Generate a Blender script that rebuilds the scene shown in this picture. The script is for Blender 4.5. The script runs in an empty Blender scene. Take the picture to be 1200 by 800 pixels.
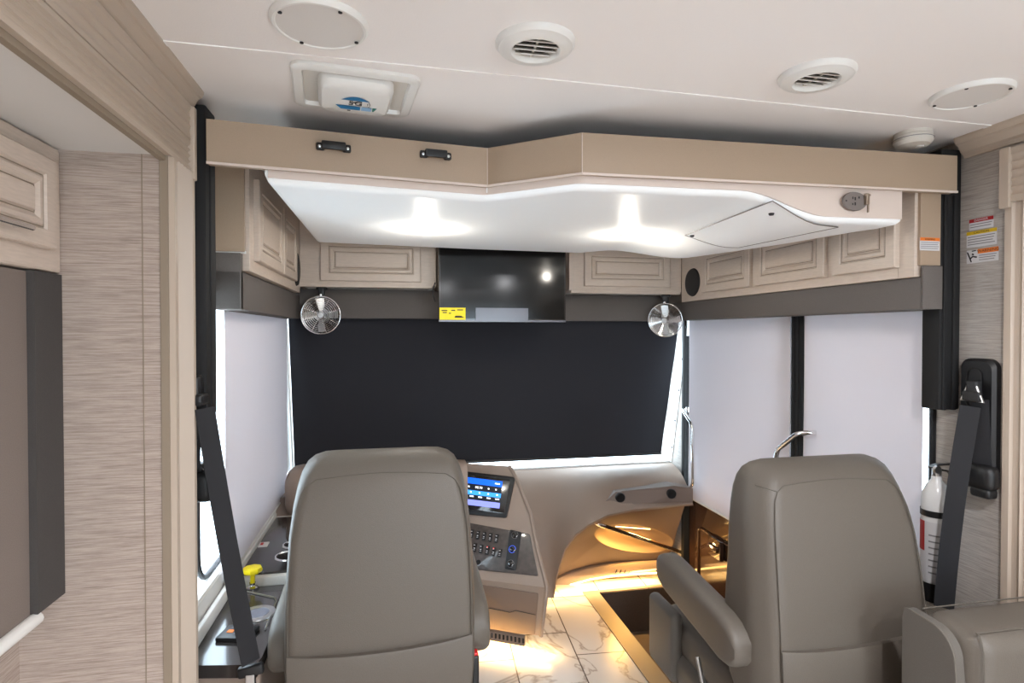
import bpy, bmesh, math, random
from mathutils import Vector, Matrix
random.seed(4)
S = bpy.context.scene
COL = S.collection
V = Vector
PI = math.pi
R = math.radians

# ------------------------------------------------------------------ camera
F = 680.0
YAW, PITCH = R(11.5), R(0.8)
EYE = V((0, 0, 1.525))
fw = V((math.sin(YAW)*math.cos(PITCH), math.cos(YAW)*math.cos(PITCH), -math.sin(PITCH)))
rt = V((math.cos(YAW), -math.sin(YAW), 0))
up = rt.cross(fw)
cam_d = bpy.data.cameras.new('camera')
cam = bpy.data.objects.new('camera', cam_d)
COL.objects.link(cam)
cam.matrix_world = Matrix(((rt.x, up.x, -fw.x, EYE.x), (rt.y, up.y, -fw.y, EYE.y), (rt.z, up.z, -fw.z, EYE.z), (0, 0, 0, 1)))
cam_d.sensor_width = 36
cam_d.lens = F/1200*36
cam_d.clip_start = 0.02
S.camera = cam


def at(px, py, X=None, Y=None, Z=None, P=None, n=None):
    """measure: the point of a real plane seen at a photo pixel"""
    d = fw + rt*((px-600)/F) - up*((py-400)/F)
    if X is not None: t = (X-EYE.x)/d.x
    elif Y is not None: t = (Y-EYE.y)/d.y
    elif Z is not None: t = (Z-EYE.z)/d.z
    else: t = (P-EYE).dot(n)/d.dot(n)
    return EYE+d*t


# ------------------------------------------------------------------ materials
MT = {}


def mat(name, col, rough=0.6, metal=0.0, spec=0.5, bump=0.0, bscale=400, var=0.0, vscale=60, emit=None, es=0, coat=0, sheen=0, stretch=None):
    m = bpy.data.materials.new(name)
    m.use_nodes = True
    nt = m.node_tree; N = nt.nodes; L = nt.links
    b = N['Principled BSDF']
    b.inputs['Base Color'].default_value = (*col, 1)
    b.inputs['Roughness'].default_value = rough
    b.inputs['Metallic'].default_value = metal
    b.inputs['Specular IOR Level'].default_value = spec
    b.inputs['Coat Weight'].default_value = coat
    b.inputs['Coat Roughness'].default_value = 0.05
    b.inputs['Sheen Weight'].default_value = sheen
    if emit:
        b.inputs['Emission Color'].default_value = (*emit, 1)
        b.inputs['Emission Strength'].default_value = es
    if bump or var:
        tc = N.new('ShaderNodeTexCoord')
        mp = N.new('ShaderNodeMapping'); L.new(tc.outputs['Object'], mp.inputs['Vector'])
        if stretch: mp.inputs['Scale'].default_value = stretch
    if bump:
        nz = N.new('ShaderNodeTexNoise'); nz.inputs['Scale'].default_value = bscale; nz.inputs['Detail'].default_value = 3
        L.new(mp.outputs[0], nz.inputs['Vector'])
        bp = N.new('ShaderNodeBump'); bp.inputs['Strength'].default_value = bump; bp.inputs['Distance'].default_value = 0.002
        L.new(nz.outputs['Fac'], bp.inputs['Height']); L.new(bp.outputs[0], b.inputs['Normal'])
    if var:
        nz = N.new('ShaderNodeTexNoise'); nz.inputs['Scale'].default_value = vscale; nz.inputs['Detail'].default_value = 5
        L.new(mp.outputs[0], nz.inputs['Vector'])
        r = N.new('ShaderNodeValToRGB')
        r.color_ramp.elements[0].position = 0.3; r.color_ramp.elements[1].position = 0.7
        r.color_ramp.elements[0].color = (*[c*(1-var) for c in col], 1)
        r.color_ramp.elements[1].color = (*[min(1, c*(1+var)) for c in col], 1)
        L.new(nz.outputs['Fac'], r.inputs[0]); L.new(r.outputs[0], b.inputs['Base Color'])
    MT[name] = m
    return m


def s(r, g, b):  # sRGB 0-255 -> linear
    f = lambda c: (c/255/12.92) if c/255 < 0.04045 else ((c/255+0.055)/1.055)**2.4
    return (f(r), f(g), f(b))


mat('cream_paint', s(206, 193, 176), 0.42, bump=0.02, bscale=120)
mat('cabinet_cream', s(202, 186, 172), 0.4, var=0.06, vscale=30, stretch=(1, 1, 8))
mat('taupe_laminate', s(168, 147, 126), 0.4, bump=0.02, bscale=500, var=.04, vscale=500)
mat('glaze', s(140, 125, 108), 0.6)
mat('trim_cream', s(186, 170, 154), 0.4, bump=0.01, bscale=100)
mat('white_gel', s(248, 250, 251), 0.42, coat=0.0, spec=.2)
mat('pink_gel', s(215, 200, 190), 0.4)
mat('ceiling_vinyl', s(240, 235, 232), 0.55, bump=0.12, bscale=260)
mat('slide_vinyl', s(215, 212, 208), 0.6, bump=0.12, bscale=260)
mat('white_plastic', s(228, 226, 222), 0.35)
mat('offwhite_plastic', s(205, 200, 192), 0.4)
mat('speaker_mesh', s(218, 214, 210), 0.7, bump=0.3, bscale=900)
mat('black_mesh', s(32, 32, 34), 0.6, bump=0.5, bscale=900)
mat('dark_grey_fabric', s(70, 66, 64), 0.9, bump=0.25, bscale=700, var=0.1, vscale=500)
mat('grey_fabric', s(100, 94, 90), 0.9, bump=0.25, bscale=700, var=0.1, vscale=500)
mat('taupe_shade', s(122, 110, 102), 0.9, bump=0.25, bscale=700, var=0.1, vscale=500)
mat('seat_vinyl', s(94, 87, 79), 0.5, bump=0.25, bscale=420, var=0.05, vscale=420)
mat('seat_vinyl_side', s(96, 91, 85), 0.5, bump=0.25, bscale=420, var=0.05, vscale=420)
mat('seam', s(92, 86, 78), 0.7)
mat('seat_metal', s(45, 43, 42), 0.4, metal=.5)
mat('dash_plastic', s(150, 132, 119), 0.55, bump=0.3, bscale=500, var=.04, vscale=500)
mat('dash_dark', s(118, 102, 92), 0.55, bump=0.2, bscale=500)
mat('dash_panel', s(118, 99, 87), 0.6, bump=0.3, bscale=600)
mat('black_plastic', s(20, 20, 22), 0.45, bump=.1, bscale=600)
mat('console_gloss', s(50, 46, 45), 0.16, coat=.4)
mat('black_matte', s(14, 14, 16), 0.75)
mat('piano_black', s(40, 38, 38), 0.12, coat=.5)
mat('switch_panel', s(74, 66, 62), 0.32, coat=.5, var=.3, vscale=40)
mat('webbing', s(28, 28, 32), 0.8, bump=.3, bscale=900)
mat('chrome', (0.85, 0.85, 0.85), 0.12, metal=1)
mat('satin_metal', (0.6, 0.6, 0.6), 0.3, metal=1)
mat('brushed', s(170, 155, 140), 0.35, metal=.8)
mat('dark_bar', s(60, 40, 28), 0.25, coat=.4)
mat('yellow_plastic', s(250, 225, 20), 0.4)
mat('red_plastic', s(200, 25, 30), 0.4)
mat('orange_ink', s(225, 120, 40), 0.6)
mat('red_ink', s(165, 25, 30), 0.6)
mat('yellow_ink', s(250, 225, 10), 0.5)
mat('mustard_ink', s(215, 180, 30), 0.6)
mat('paper', s(205, 203, 205), 0.7)
mat('ink', s(35, 32, 35), 0.7)
mat('grey_ink', s(130, 128, 130), 0.7)
mat('blue_ink', s(20, 110, 160), 0.5)
mat('green_ink', s(20, 120, 110), 0.5)
mat('pale_blue_ink', s(140, 180, 215), 0.5)
mat('tv_screen', s(12, 11, 11), 0.12, spec=.3)
mat('film', s(105, 105, 115), 0.15)
mat('carpet', s(92, 80, 73), 0.95, bump=.6, bscale=300, var=.2, vscale=300)
mat('floor_metal', s(140, 130, 120), 0.45, metal=.3)
mat('brown_gloss', s(60, 42, 32), 0.12, coat=.6)
mat('extinguisher_white', s(225, 225, 225), 0.25)
mat('vent_dark', s(35, 32, 32), 0.9)
mat('screen_blue', s(10, 60, 180), 0.3, emit=s(20, 95, 235), es=1.0)
mat('screen_sky', s(10, 60, 180), 0.3, emit=s(60, 150, 245), es=1.1)
mat('screen_pale', s(60, 60, 120), 0.3, emit=s(130, 140, 235), es=1.0)
mat('screen_dark', s(18, 20, 24), 0.3, emit=s(30, 34, 44), es=0.6)
mat('screen_white', s(200, 200, 200), 0.3, emit=(1, 1, 1), es=1.3)
mat('red_lamp', s(180, 60, 50), 0.3, emit=s(255, 90, 80), es=0.8)
mat('blue_lamp', s(50, 70, 180), 0.3, emit=s(70, 110, 255), es=0.8)
mat('led_warm', (1, .6, .2), 0.5, emit=(1.0, 0.62, 0.2), es=7)
mat('lamp_white', (1, 1, 1), 0.5, emit=(1.0, 0.93, 0.82), es=22)
mat('ceiling_lamp', (1, 1, 1), 0.5, emit=(1.0, 0.95, 0.9), es=18)
mat('outlet_grey', s(120, 112, 108), 0.45)


def wallpaper(name, c1, c2):
    m = mat(name, c1, 0.75)
    nt = m.node_tree; N = nt.nodes; L = nt.links; b = N['Principled BSDF']
    tc = N.new('ShaderNodeTexCoord'); mp = N.new('ShaderNodeMapping')
    mp.inputs['Scale'].default_value = (13, 13, 430)
    L.new(tc.outputs['Object'], mp.inputs[0])
    a = N.new('ShaderNodeTexNoise'); a.inputs['Scale'].default_value = 1.0; a.inputs['Detail'].default_value = 6; a.inputs['Roughness'].default_value = .7
    L.new(mp.outputs[0], a.inputs['Vector'])
    r = N.new('ShaderNodeValToRGB'); r.color_ramp.elements[0].position = .36; r.color_ramp.elements[1].position = .6
    r.color_ramp.elements[0].color = (*c2, 1); r.color_ramp.elements[1].color = (*c1, 1)
    L.new(a.outputs['Fac'], r.inputs[0]); L.new(r.outputs[0], b.inputs['Base Color'])
    bp = N.new('ShaderNodeBump'); bp.inputs['Strength'].default_value = .3; bp.inputs['Distance'].default_value = .002
    L.new(a.outputs['Fac'], bp.inputs['Height']); L.new(bp.outputs[0], b.inputs['Normal'])


wallpaper('grasscloth', s(184, 168, 157), s(146, 130, 120))
wallpaper('grasscloth_side', s(184, 177, 170), s(150, 143, 137))


def shade_mat(name, col, trans, rough=.9):
    m = bpy.data.materials.new(name); m.use_nodes = True
    nt = m.node_tree; N = nt.nodes; L = nt.links
    for n in list(N): N.remove(n)
    o = N.new('ShaderNodeOutputMaterial'); mx = N.new('ShaderNodeMixShader'); d = N.new('ShaderNodeBsdfDiffuse'); t = N.new('ShaderNodeBsdfTranslucent')
    d.inputs[0].default_value = (*col, 1); t.inputs[0].default_value = (1, .98, 1, 1)
    tc = N.new('ShaderNodeTexCoord'); nz = N.new('ShaderNodeTexNoise'); nz.inputs['Scale'].default_value = 600
    L.new(tc.outputs['Object'], nz.inputs['Vector'])
    mr = N.new('ShaderNodeMapRange'); mr.inputs['To Min'].default_value = trans*.8; mr.inputs['To Max'].default_value = trans*1.2
    L.new(nz.outputs['Fac'], mr.inputs['Value']); L.new(mr.outputs[0], mx.inputs[0])
    L.new(d.outputs[0], mx.inputs[1]); L.new(t.outputs[0], mx.inputs[2]); L.new(mx.outputs[0], o.inputs[0])
    MT[name] = m


shade_mat('white_shade', s(224, 218, 222), 0.135)
shade_mat('black_shade', s(54, 54, 58), 0.004)


def glass_mat():
    m = bpy.data.materials.new('window_glass'); m.use_nodes = True
    nt = m.node_tree; N = nt.nodes; L = nt.links
    for n in list(N): N.remove(n)
    o = N.new('ShaderNodeOutputMaterial'); mx = N.new('ShaderNodeMixShader'); t = N.new('ShaderNodeBsdfTransparent'); g = N.new('ShaderNodeBsdfGlossy')
    t.inputs[0].default_value = (.9, .96, 1, 1); g.inputs['Roughness'].default_value = 0.02
    lw = N.new('ShaderNodeLayerWeight'); lw.inputs[0].default_value = .5
    pw = N.new('ShaderNodeMath'); pw.operation = 'POWER'; pw.inputs[1].default_value = 5; L.new(lw.outputs['Facing'], pw.inputs[0])
    fr = N.new('ShaderNodeMath'); fr.operation = 'MULTIPLY_ADD'; fr.inputs[1].default_value = .5; fr.inputs[2].default_value = .03; L.new(pw.outputs[0], fr.inputs[0])
    L.new(fr.outputs[0], mx.inputs[0]); L.new(t.outputs[0], mx.inputs[1]); L.new(g.outputs[0], mx.inputs[2]); L.new(mx.outputs[0], o.inputs[0])
    MT['window_glass'] = m


glass_mat()


def marble():
    m = mat('marble_tile', s(225, 218, 212), 0.25)
    nt = m.node_tree; N = nt.nodes; L = nt.links; b = N['Principled BSDF']
    tc = N.new('ShaderNodeTexCoord')
    br = N.new('ShaderNodeTexBrick'); mp = N.new('ShaderNodeMapping')
    mp.inputs['Rotation'].default_value = (0, 0, R(-86)); mp.inputs['Location'].default_value = (.12, .36, 0)
    L.new(tc.outputs['Object'], mp.inputs[0]); L.new(mp.outputs[0], br.inputs['Vector'])
    br.inputs['Scale'].default_value = 1; br.inputs['Brick Width'].default_value = .6; br.inputs['Row Height'].default_value = .3
    br.inputs['Mortar Size'].default_value = .003; br.inputs['Mortar Smooth'].default_value = 0
    br.offset = .35
    # veins
    nz = N.new('ShaderNodeTexNoise'); nz.inputs['Scale'].default_value = 1.5; nz.inputs['Detail'].default_value = 5; nz.inputs['Distortion'].default_value = 1.2
    L.new(tc.outputs['Object'], nz.inputs['Vector'])
    sub = N.new('ShaderNodeMath'); sub.operation = 'SUBTRACT'; sub.inputs[1].default_value = .5; L.new(nz.outputs['Fac'], sub.inputs[0])
    ab = N.new('ShaderNodeMath'); ab.operation = 'ABSOLUTE'; L.new(sub.outputs[0], ab.inputs[0])
    r = N.new('ShaderNodeValToRGB'); r.color_ramp.elements[0].position = 0; r.color_ramp.elements[1].position = .02
    r.color_ramp.elements[0].color = (*s(178, 165, 155), 1); r.color_ramp.elements[1].color = (*s(226, 220, 214), 1)
    L.new(ab.outputs[0], r.inputs[0])
    mix = N.new('ShaderNodeMix'); mix.data_type = 'RGBA'
    L.new(br.outputs['Fac'], mix.inputs[0]); L.new(r.outputs[0], mix.inputs[6]); mix.inputs[7].default_value = (*s(105, 95, 88), 1)
    L.new(mix.outputs[2], b.inputs['Base Color'])


marble()


# ------------------------------------------------------------------ mesh helpers
def wloc(o):
    v = V((0, 0, 0))
    while o: v += o.location; o = o.parent
    return v


class MB:
    def __init__(self): self.bm = bmesh.new()

    def add(self, fn, M=None):
        b = bmesh.new(); fn(b)
        if M: b.transform(M)
        me = bpy.data.meshes.new('t'); b.to_mesh(me); b.free(); self.bm.from_mesh(me); bpy.data.meshes.remove(me)
        return self

    def rbox(self, c, size, r=0.0, seg=3, M=None, taper=None):
        def f(b):
            bmesh.ops.create_cube(b, size=1)
            for v in b.verts:
                v.co = V((v.co.x*size[0], v.co.y*size[1], v.co.z*size[2]))
                if taper and v.co.z > 0: v.co.x *= taper[0]; v.co.y *= taper[1]
            if r > 0:
                bmesh.ops.bevel(b, geom=list(b.edges), offset=min(r, min(size)*.49), segments=seg, profile=.5, affect='EDGES', clamp_overlap=True)
        T = Matrix.Translation(V(c))
        return self.add(f, T @ M if M else T)

    def box(self, x0, x1, y0, y1, z0, z1, r=0, seg=2):
        return self.rbox(((x0+x1)/2, (y0+y1)/2, (z0+z1)/2), (abs(x1-x0), abs(y1-y0), abs(z1-z0)), r, seg)

    def lathe(self, prof, M=None, n=40):
        """prof: (radius, height) pairs turned about local z"""
        def f(b):
            rings = []
            for (r_, h) in prof:
                if r_ < 1e-6: rings.append([b.verts.new((0, 0, h))])
                else: rings.append([b.verts.new((r_*math.cos(2*PI*k/n), r_*math.sin(2*PI*k/n), h)) for k in range(n)])
            for a, c in zip(rings, rings[1:]):
                for k in range(n):
                    k2 = (k+1) % n
                    if len(a) == 1 and len(c) == 1: continue
                    if len(a) == 1: b.faces.new((a[0], c[k], c[k2]))
                    elif len(c) == 1: b.faces.new((a[k], a[k2], c[0]))
                    else: b.faces.new((a[k], a[k2], c[k2], c[k]))
        return self.add(f, M)

    def tube(self, pts, r, n=8, closed=False, flat=None):
        """round tube along points; flat=(w,t,normal) gives a flat strap instead"""
        pts = [V(p) for p in pts]

        def f(b):
            rings = []
            m = len(pts)
            nrm = None
            for i, p in enumerate(pts):
                if closed: t = (pts[(i+1) % m]-pts[i-1]).normalized()
                else: t = (pts[min(i+1, m-1)]-pts[max(i-1, 0)]).normalized()
                if flat:
                    a = flat[2].normalized(); a = (a-t*a.dot(t)).normalized(); c = t.cross(a)
                    w, th = flat[0]/2, flat[1]/2
                    rings.append([b.verts.new(p+c*x+a*y) for x, y in ((w, th), (-w, th), (-w, -th), (w, -th))])
                else:
                    if nrm is None:
                        nrm = V((0, 0, 1)) if abs(t.z) < .9 else V((1, 0, 0))
                    nrm = (nrm-t*nrm.dot(t)).normalized()
                    c = t.cross(nrm)
                    rr = r[i] if isinstance(r, (list, tuple)) else r
                    rings.append([b.verts.new(p+nrm*rr*math.cos(2*PI*k/n)+c*rr*math.sin(2*PI*k/n)) for k in range(n)])
            q = len(rings[0])
            prs = list(zip(rings, rings[1:]))
            if closed: prs.append((rings[-1], rings[0]))
            for a, c in prs:
                for k in range(q): b.faces.new((a[k], a[(k+1) % q], c[(k+1) % q], c[k]))
            if not closed:
                b.faces.new(list(reversed(rings[0]))); b.faces.new(rings[-1])
        return self.add(f)

    def prism(self, poly, vec):
        """polygon (3D points, planar) extruded by a vector"""
        poly = [V(p) for p in poly]; vec = V(vec)

        def f(b):
            a = [b.verts.new(p) for p in poly]; c = [b.verts.new(p+vec) for p in poly]
            n = len(a)
            b.faces.new(a); b.faces.new(list(reversed(c)))
            for k in range(n): b.faces.new((a[k], c[k], c[(k+1) % n], a[(k+1) % n]))
        return self.add(f)

    def loft(self, rings, cap=True, closed=True):
        def f(b):
            rr = [[b.verts.new(V(p)) for p in ring] for ring in rings]
            n = len(rr[0])
            for a, c in zip(rr, rr[1:]):
                for k in range(n if closed else n-1): b.faces.new((a[k], a[(k+1) % n], c[(k+1) % n], c[k]))
            if cap and closed: b.faces.new(list(reversed(rr[0]))); b.faces.new(rr[-1])
        return self.add(f)

    def rings_panel(self, O, U, W, N, w, h, prof):
        """rectangular panel w x h with nested stepped rings: prof = (inset, height)"""
        O, U, W, N = V(O), V(U).normalized(), V(W).normalized(), V(N).normalized()

        def f(b):
            rr = []
            for ins, ht in prof:
                rr.append([b.verts.new(O+U*x+W*y+N*ht) for x, y in ((ins, ins), (w-ins, ins), (w-ins, h-ins), (ins, h-ins))])
            for a, c in zip(rr, rr[1:]):
                for k in range(4): b.faces.new((a[k], a[(k+1) % 4], c[(k+1) % 4], c[k]))
            b.faces.new(rr[-1]); b.faces.new(list(reversed(rr[0])))
        return self.add(f)

    def flutes(self, O, Lv, Wv, N, n, depth=.006, base=.012):
        """fluted board: length vector, width vector, outward normal, n reeds"""
        O, Lv, Wv, N = V(O), V(Lv), V(Wv), V(N).normalized()
        prof = [(0, 0), (0, base)]
        m = .12
        prof.append((m, base))
        for i in range(n):
            a = m+(1-2*m)*i/n; c = m+(1-2*m)*(i+1)/n
            for k in range(1, 6):
                t = k/6
                prof.append((a+(c-a)*t, base-depth*math.sin(PI*t)**.7))
            prof.append((c, base))
        prof += [(1, base), (1, 0)]
        poly = [O+Wv*a+N*h for a, h in prof]
        return self.prism(poly, Lv)

    def text(self, st, size, M, ext=.0004, align='CENTER', sx=1):
        cu = bpy.data.curves.new('t', 'FONT'); cu.body = st; cu.size = size; cu.extrude = ext; cu.align_x = align; cu.align_y = 'CENTER'
        cu.resolution_u = 3
        o = bpy.data.objects.new('t', cu); COL.objects.link(o)
        dg = bpy.context.evaluated_depsgraph_get(); dg.update()
        me = bpy.data.meshes.new_from_object(o.evaluated_get(dg))
        me.transform(M @ Matrix.Diagonal((sx, 1, 1, 1)))
        self.bm.from_mesh(me)
        bpy.data.objects.remove(o); bpy.data.curves.remove(cu); bpy.data.meshes.remove(me)
        return self

    def build(self, name, material, parent=None, smooth=None, sub=0):
        me = bpy.data.meshes.new(name)
        bmesh.ops.remove_doubles(self.bm, verts=self.bm.verts, dist=1e-6)
        bmesh.ops.recalc_face_normals(self.bm, faces=self.bm.faces)
        self.bm.to_mesh(me); self.bm.free()
        if smooth is not None:
            for p in me.polygons: p.use_smooth = True
            me.set_sharp_from_angle(angle=R(smooth))
        me.materials.append(MT[material])
        o = bpy.data.objects.new(name, me); COL.objects.link(o)
        if parent:
            me.transform(Matrix.Translation(-wloc(parent))); o.parent = parent
        if sub:
            md = o.modifiers.new('sub', 'SUBSURF'); md.levels = sub; md.render_levels = sub
        return o


def thing(name, loc, label, cat, group=None):
    o = bpy.data.objects.new(name, None); COL.objects.link(o); o.location = loc
    o.empty_display_size = .05
    o['label'] = label; o['category'] = cat
    if group: o['group'] = group
    return o


def tag(o, label, cat, group=None):
    o['label'] = label; o['category'] = cat
    if group: o['group'] = group
    # origin at its own middle-bottom
    me = o.data
    xs = [v.co for v in me.vertices]
    c = V((sum(v.x for v in xs)/len(xs), sum(v.y for v in xs)/len(xs), min(v.z for v in xs)))
    me.transform(Matrix.Translation(-c)); o.location = c
    return o


def st(o): o['kind'] = 'structure'; return o


def kids(o): return [c for c in bpy.data.objects if c.parent == o]


def copy_tree(o, parent=None, loc=None, rz=None, label=None):
    ch = kids(o)
    c = o.copy(); COL.objects.link(c)
    if parent: c.parent = parent
    if loc is not None: c.location = loc
    if rz is not None: c.rotation_euler.z = rz
    if label: c['label'] = label
    for k in ch: copy_tree(k, c)
    return c


def frame_M(O, U, W):
    """matrix: local x=U, y=W, z=UxW at O"""
    U = V(U).normalized(); W = V(W); W = (W-U*W.dot(U)).normalized(); N = U.cross(W)
    return Matrix(((U.x, W.x, N.x, O[0]), (U.y, W.y, N.y, O[1]), (U.z, W.z, N.z, O[2]), (0, 0, 0, 1)))


ZC = 2.13      # ceiling
XL, XR = -.56, 1.75
DOWN = Matrix.Rotation(PI, 4, 'X')

# ------------------------------------------------------------------ setting
WX0, WX1, WY0, WY1 = 1.17, 1.72, 1.95, 3.22    # stepwell
b = MB()
b.box(-1.3, WX0, -2.6, 3.6, -.06, 0); b.box(WX1, 2.9, -2.6, 3.6, -.06, 0); b.box(WX0, WX1, -2.6, WY0, -.06, 0); b.box(WX0, WX1, WY1, 3.6, -.06, 0)
st(b.build('floor', 'marble_tile'))
b = MB(); b.box(WX0-.02, WX1+.02, WY0-.02, WY1+.02, -.27, -.25)
b.box(WX0-.0, WX0+.006, WY0, WY1, -.26, -.001); b.box(WX1-.006, WX1, WY0, WY1, -.26, -.001); b.box(WX0, WX1, WY1-.006, WY1, -.26, -.001); b.box(WX0, WX1, WY0, WY0+.006, -.26, -.001)
st(b.build('floor_stepwell', 'carpet'))
b = MB(); b.box(WX0-.085, WX0, WY0-.08, WY1+.03, 0, .004, .0015); b.box(WX0, WX1, WY1, WY1+.03, 0, .004, .0015)
b.box(WX0-.001, WX0+.007, WY0, WY1, -.0009, .004)
st(b.build('trim_1', 'floor_metal'))

b = MB(); b.box(-.7, 2.9, -2.6, 3.6, ZC, ZC+.04); st(b.build('ceiling', 'ceiling_vinyl'))
# ceiling batten
b = MB()
pa, pc = at(173, 48, Z=ZC), at(667, 97, Z=ZC); pe = at(1100, 142, Z=ZC)
b.tube([V((p.x, p.y, ZC-.001)) for p in (pa+(pa-pc)*.14, pa, pc, pe, pe+(pe-pc)*.2)], 0, flat=(.022, .003, V((0, 0, 1))))
st(b.build('trim_2', 'ceiling_vinyl'))

# cab left wall with driver window
DWY0, DWY1, DWZ0, DWZ1 = 1.72, 3.18, .74, 1.66
b = MB()
b.box(XL-.05, XL, 1.50, DWY0, 0, ZC); b.box(XL-.05, XL, DWY1, 3.6, 0, ZC); b.box(XL-.05, XL, DWY0, DWY1, 0, DWZ0); b.box(XL-.05, XL, DWY0, DWY1, DWZ1, ZC)
st(b.build('wall_left', 'white_plastic'))
b = MB(); b.box(-.56, -.50, 1.574, 1.60, 0, ZC); st(b.build('wall_left_return', 'grasscloth_side'))


def rrect(c, w, h, r, U, W, n=6):
    pts = []
    for (sx, sy, a0) in ((1, 1, 0), (-1, 1, 90), (-1, -1, 180), (1, -1, 270)):
        for k in range(n+1):
            a = R(a0+90*k/n)
            pts.append(V(c)+V(U)*(sx*(w/2-r)+r*math.cos(a))+V(W)*(sy*(h/2-r)+r*math.sin(a)))
    return pts


YV, ZV, XV = V((0, 1, 0)), V((0, 0, 1)), V((1, 0, 0))
w1 = st(MB().tube(rrect((XL-.012, (DWY0+DWY1)/2, (DWZ0+DWZ1)/2), DWY1-DWY0+.01, DWZ1-DWZ0+.01, .10, YV, ZV), .014, 8, True).build('window_1', 'white_plastic', smooth=40))
MB().tube(rrect((XL-.03, 2.48, (DWZ0+DWZ1)/2), 1.12, DWZ1-DWZ0-.02, .09, YV, ZV), .009, 8, True).build('window_gasket', 'black_plastic', w1, 40)
MB().box(XL-.045, XL-.04, DWY0, DWY1, DWZ0, DWZ1).build('window_pane', 'window_glass', w1)

# right wall
SWY0, SWY1, SWZ0, SWZ1 = 1.60, 2.19, .78, 1.66
DRY0, DRY1 = 2.29, 3.28
b = MB()
b.box(XR, XR+.05, 1.26, SWY0, 0, ZC); b.box(XR, XR+.05, SWY0, SWY1, 0, SWZ0); b.box(XR, XR+.05, SWY0, SWY1, SWZ1, ZC)
b.box(XR, XR+.05, SWY1, DRY0, -.25, ZC); b.box(XR, XR+.05, DRY0, DRY1, 1.70, ZC); b.box(XR, XR+.05, DRY1, 3.6, -.25, ZC)
st(b.build('wall_right', 'grasscloth_side'))
w3 = st(MB().tube(rrect((XR-.004, (SWY0+SWY1)/2, (SWZ0+SWZ1)/2), SWY1-SWY0, SWZ1-SWZ0, .08, YV, ZV), .011, 8, True).build('window_3', 'black_plastic', smooth=40))
MB().box(XR+.03, XR+.034, SWY0, SWY1, SWZ0, SWZ1).build('window_pane', 'window_glass', w3)
# entry door
b = MB(); b.box(XR+.02, XR+.05, DRY0, DRY1, -.24, .57); b.box(XR+.02, XR+.05, DRY0, DRY0+.08, .57, 1.70); b.box(XR+.02, XR+.05, DRY1-.05, DRY1, .57, 1.70); b.box(XR+.02, XR+.05, DRY0, DRY1, 1.6, 1.7)
d1 = st(b.build('door_1', 'brown_gloss'))
MB().box(XR+.035, XR+.04, DRY0+.08, DRY1-.05, .5, 1.6).build('door_glass', 'window_glass', d1)
MB().tube(rrect((XR+.014, (DRY0+DRY1)/2+.02, .20), .66, .36, .03, YV, ZV), .006, 6, True).build('door_moulding', 'brown_gloss', d1, 40)
MB().rbox((XR+.006, 2.93, .33), (.026, .13, .11), .006).rbox((XR-.012, 2.93, .33), (.014, .09, .03), .004).build('door_latch', 'brown_gloss', d1, 40)
b = MB(); b.box(XR-.02, XR+.02, DRY1-.03, DRY1, -.24, 1.62, .004); st(b.build('trim_4', 'black_matte'))
b = MB()
for k in range(3): b.box(XR-.022, XR+.01, 2.205+.026*k, 2.226+.026*k, .3, 1.62, .004)
st(b.build('trim_5', 'black_matte'))

# front wall: below and above the raked windshield
b = MB(); b.box(-.62, 1.82, 3.46, 3.52, -.25, .68); b.box(-.62, 1.82, 3.3, 3.36, 1.62, ZC)
st(b.build('wall_front', 'dash_plastic'))
TL, TR_, BL, BR = V((-.58, 3.27, 1.68)), V((1.77, 3.27, 1.68)), V((-.58, 3.485, .69)), V((1.77, 3.485, .69))
b = MB()
b.prism([V((1.745, 3.21, 1.68)), V((1.79, 3.21, 1.68)), V((1.79, 3.44, .70)), V((1.745, 3.44, .70))], (0, .05, 0))
b.prism([V((-.55, 3.21, 1.68)), V((-.6, 3.21, 1.68)), V((-.6, 3.44, .70)), V((-.55, 3.44, .70))], (0, .05, 0))
b.tube([BL, BR], .010)
w2 = st(b.build('window_2', 'white_plastic'))
MB().prism([TL, TR_, BR, BL], (0, .006, 0)).build('window_pane', 'window_glass', w2)
b = MB()
for t in (.12, .32, .52, .72, .9):
    p = V((1.738, 3.21, 1.68)).lerp(V((1.738, 3.44, .70)), t)
    b.lathe([(.007, 0), (.006, .005), (0, .006)], Matrix.Translation(p) @ Matrix.Rotation(-PI/2, 4, 'Y'), 12)
b.build('screw', 'ink', w2, 40)

# rear and slide shell
b = MB(); b.box(-1.3, 2.9, -2.65, -2.6, 0, .75); b.box(-1.3, 2.9, -2.65, -2.6, 1.85, ZC); b.box(-1.3, .1, -2.65, -2.6, .75, 1.85); b.box(1.9, 2.9, -2.65, -2.6, .75, 1.85); st(b.build('wall_rear', 'cream_paint'))
w4 = st(MB().tube(rrect((1.0, -2.6, 1.30), 1.8, 1.1, .08, XV, ZV), .014, 8, True).build('added_window', 'black_plastic', smooth=40))  # unseen window added so daylight from behind brightens ceiling and cab
MB().box(.1, 1.9, -2.63, -2.625, .75, 1.85).build('window_pane', 'window_glass', w4)
b = MB(); b.box(2.55, 2.6, -2.6, 1.3, 0, ZC); b.box(1.8, 2.6, 1.26, 1.3, 0, ZC); st(b.build('wall_right_slide', 'grasscloth_side'))
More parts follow.
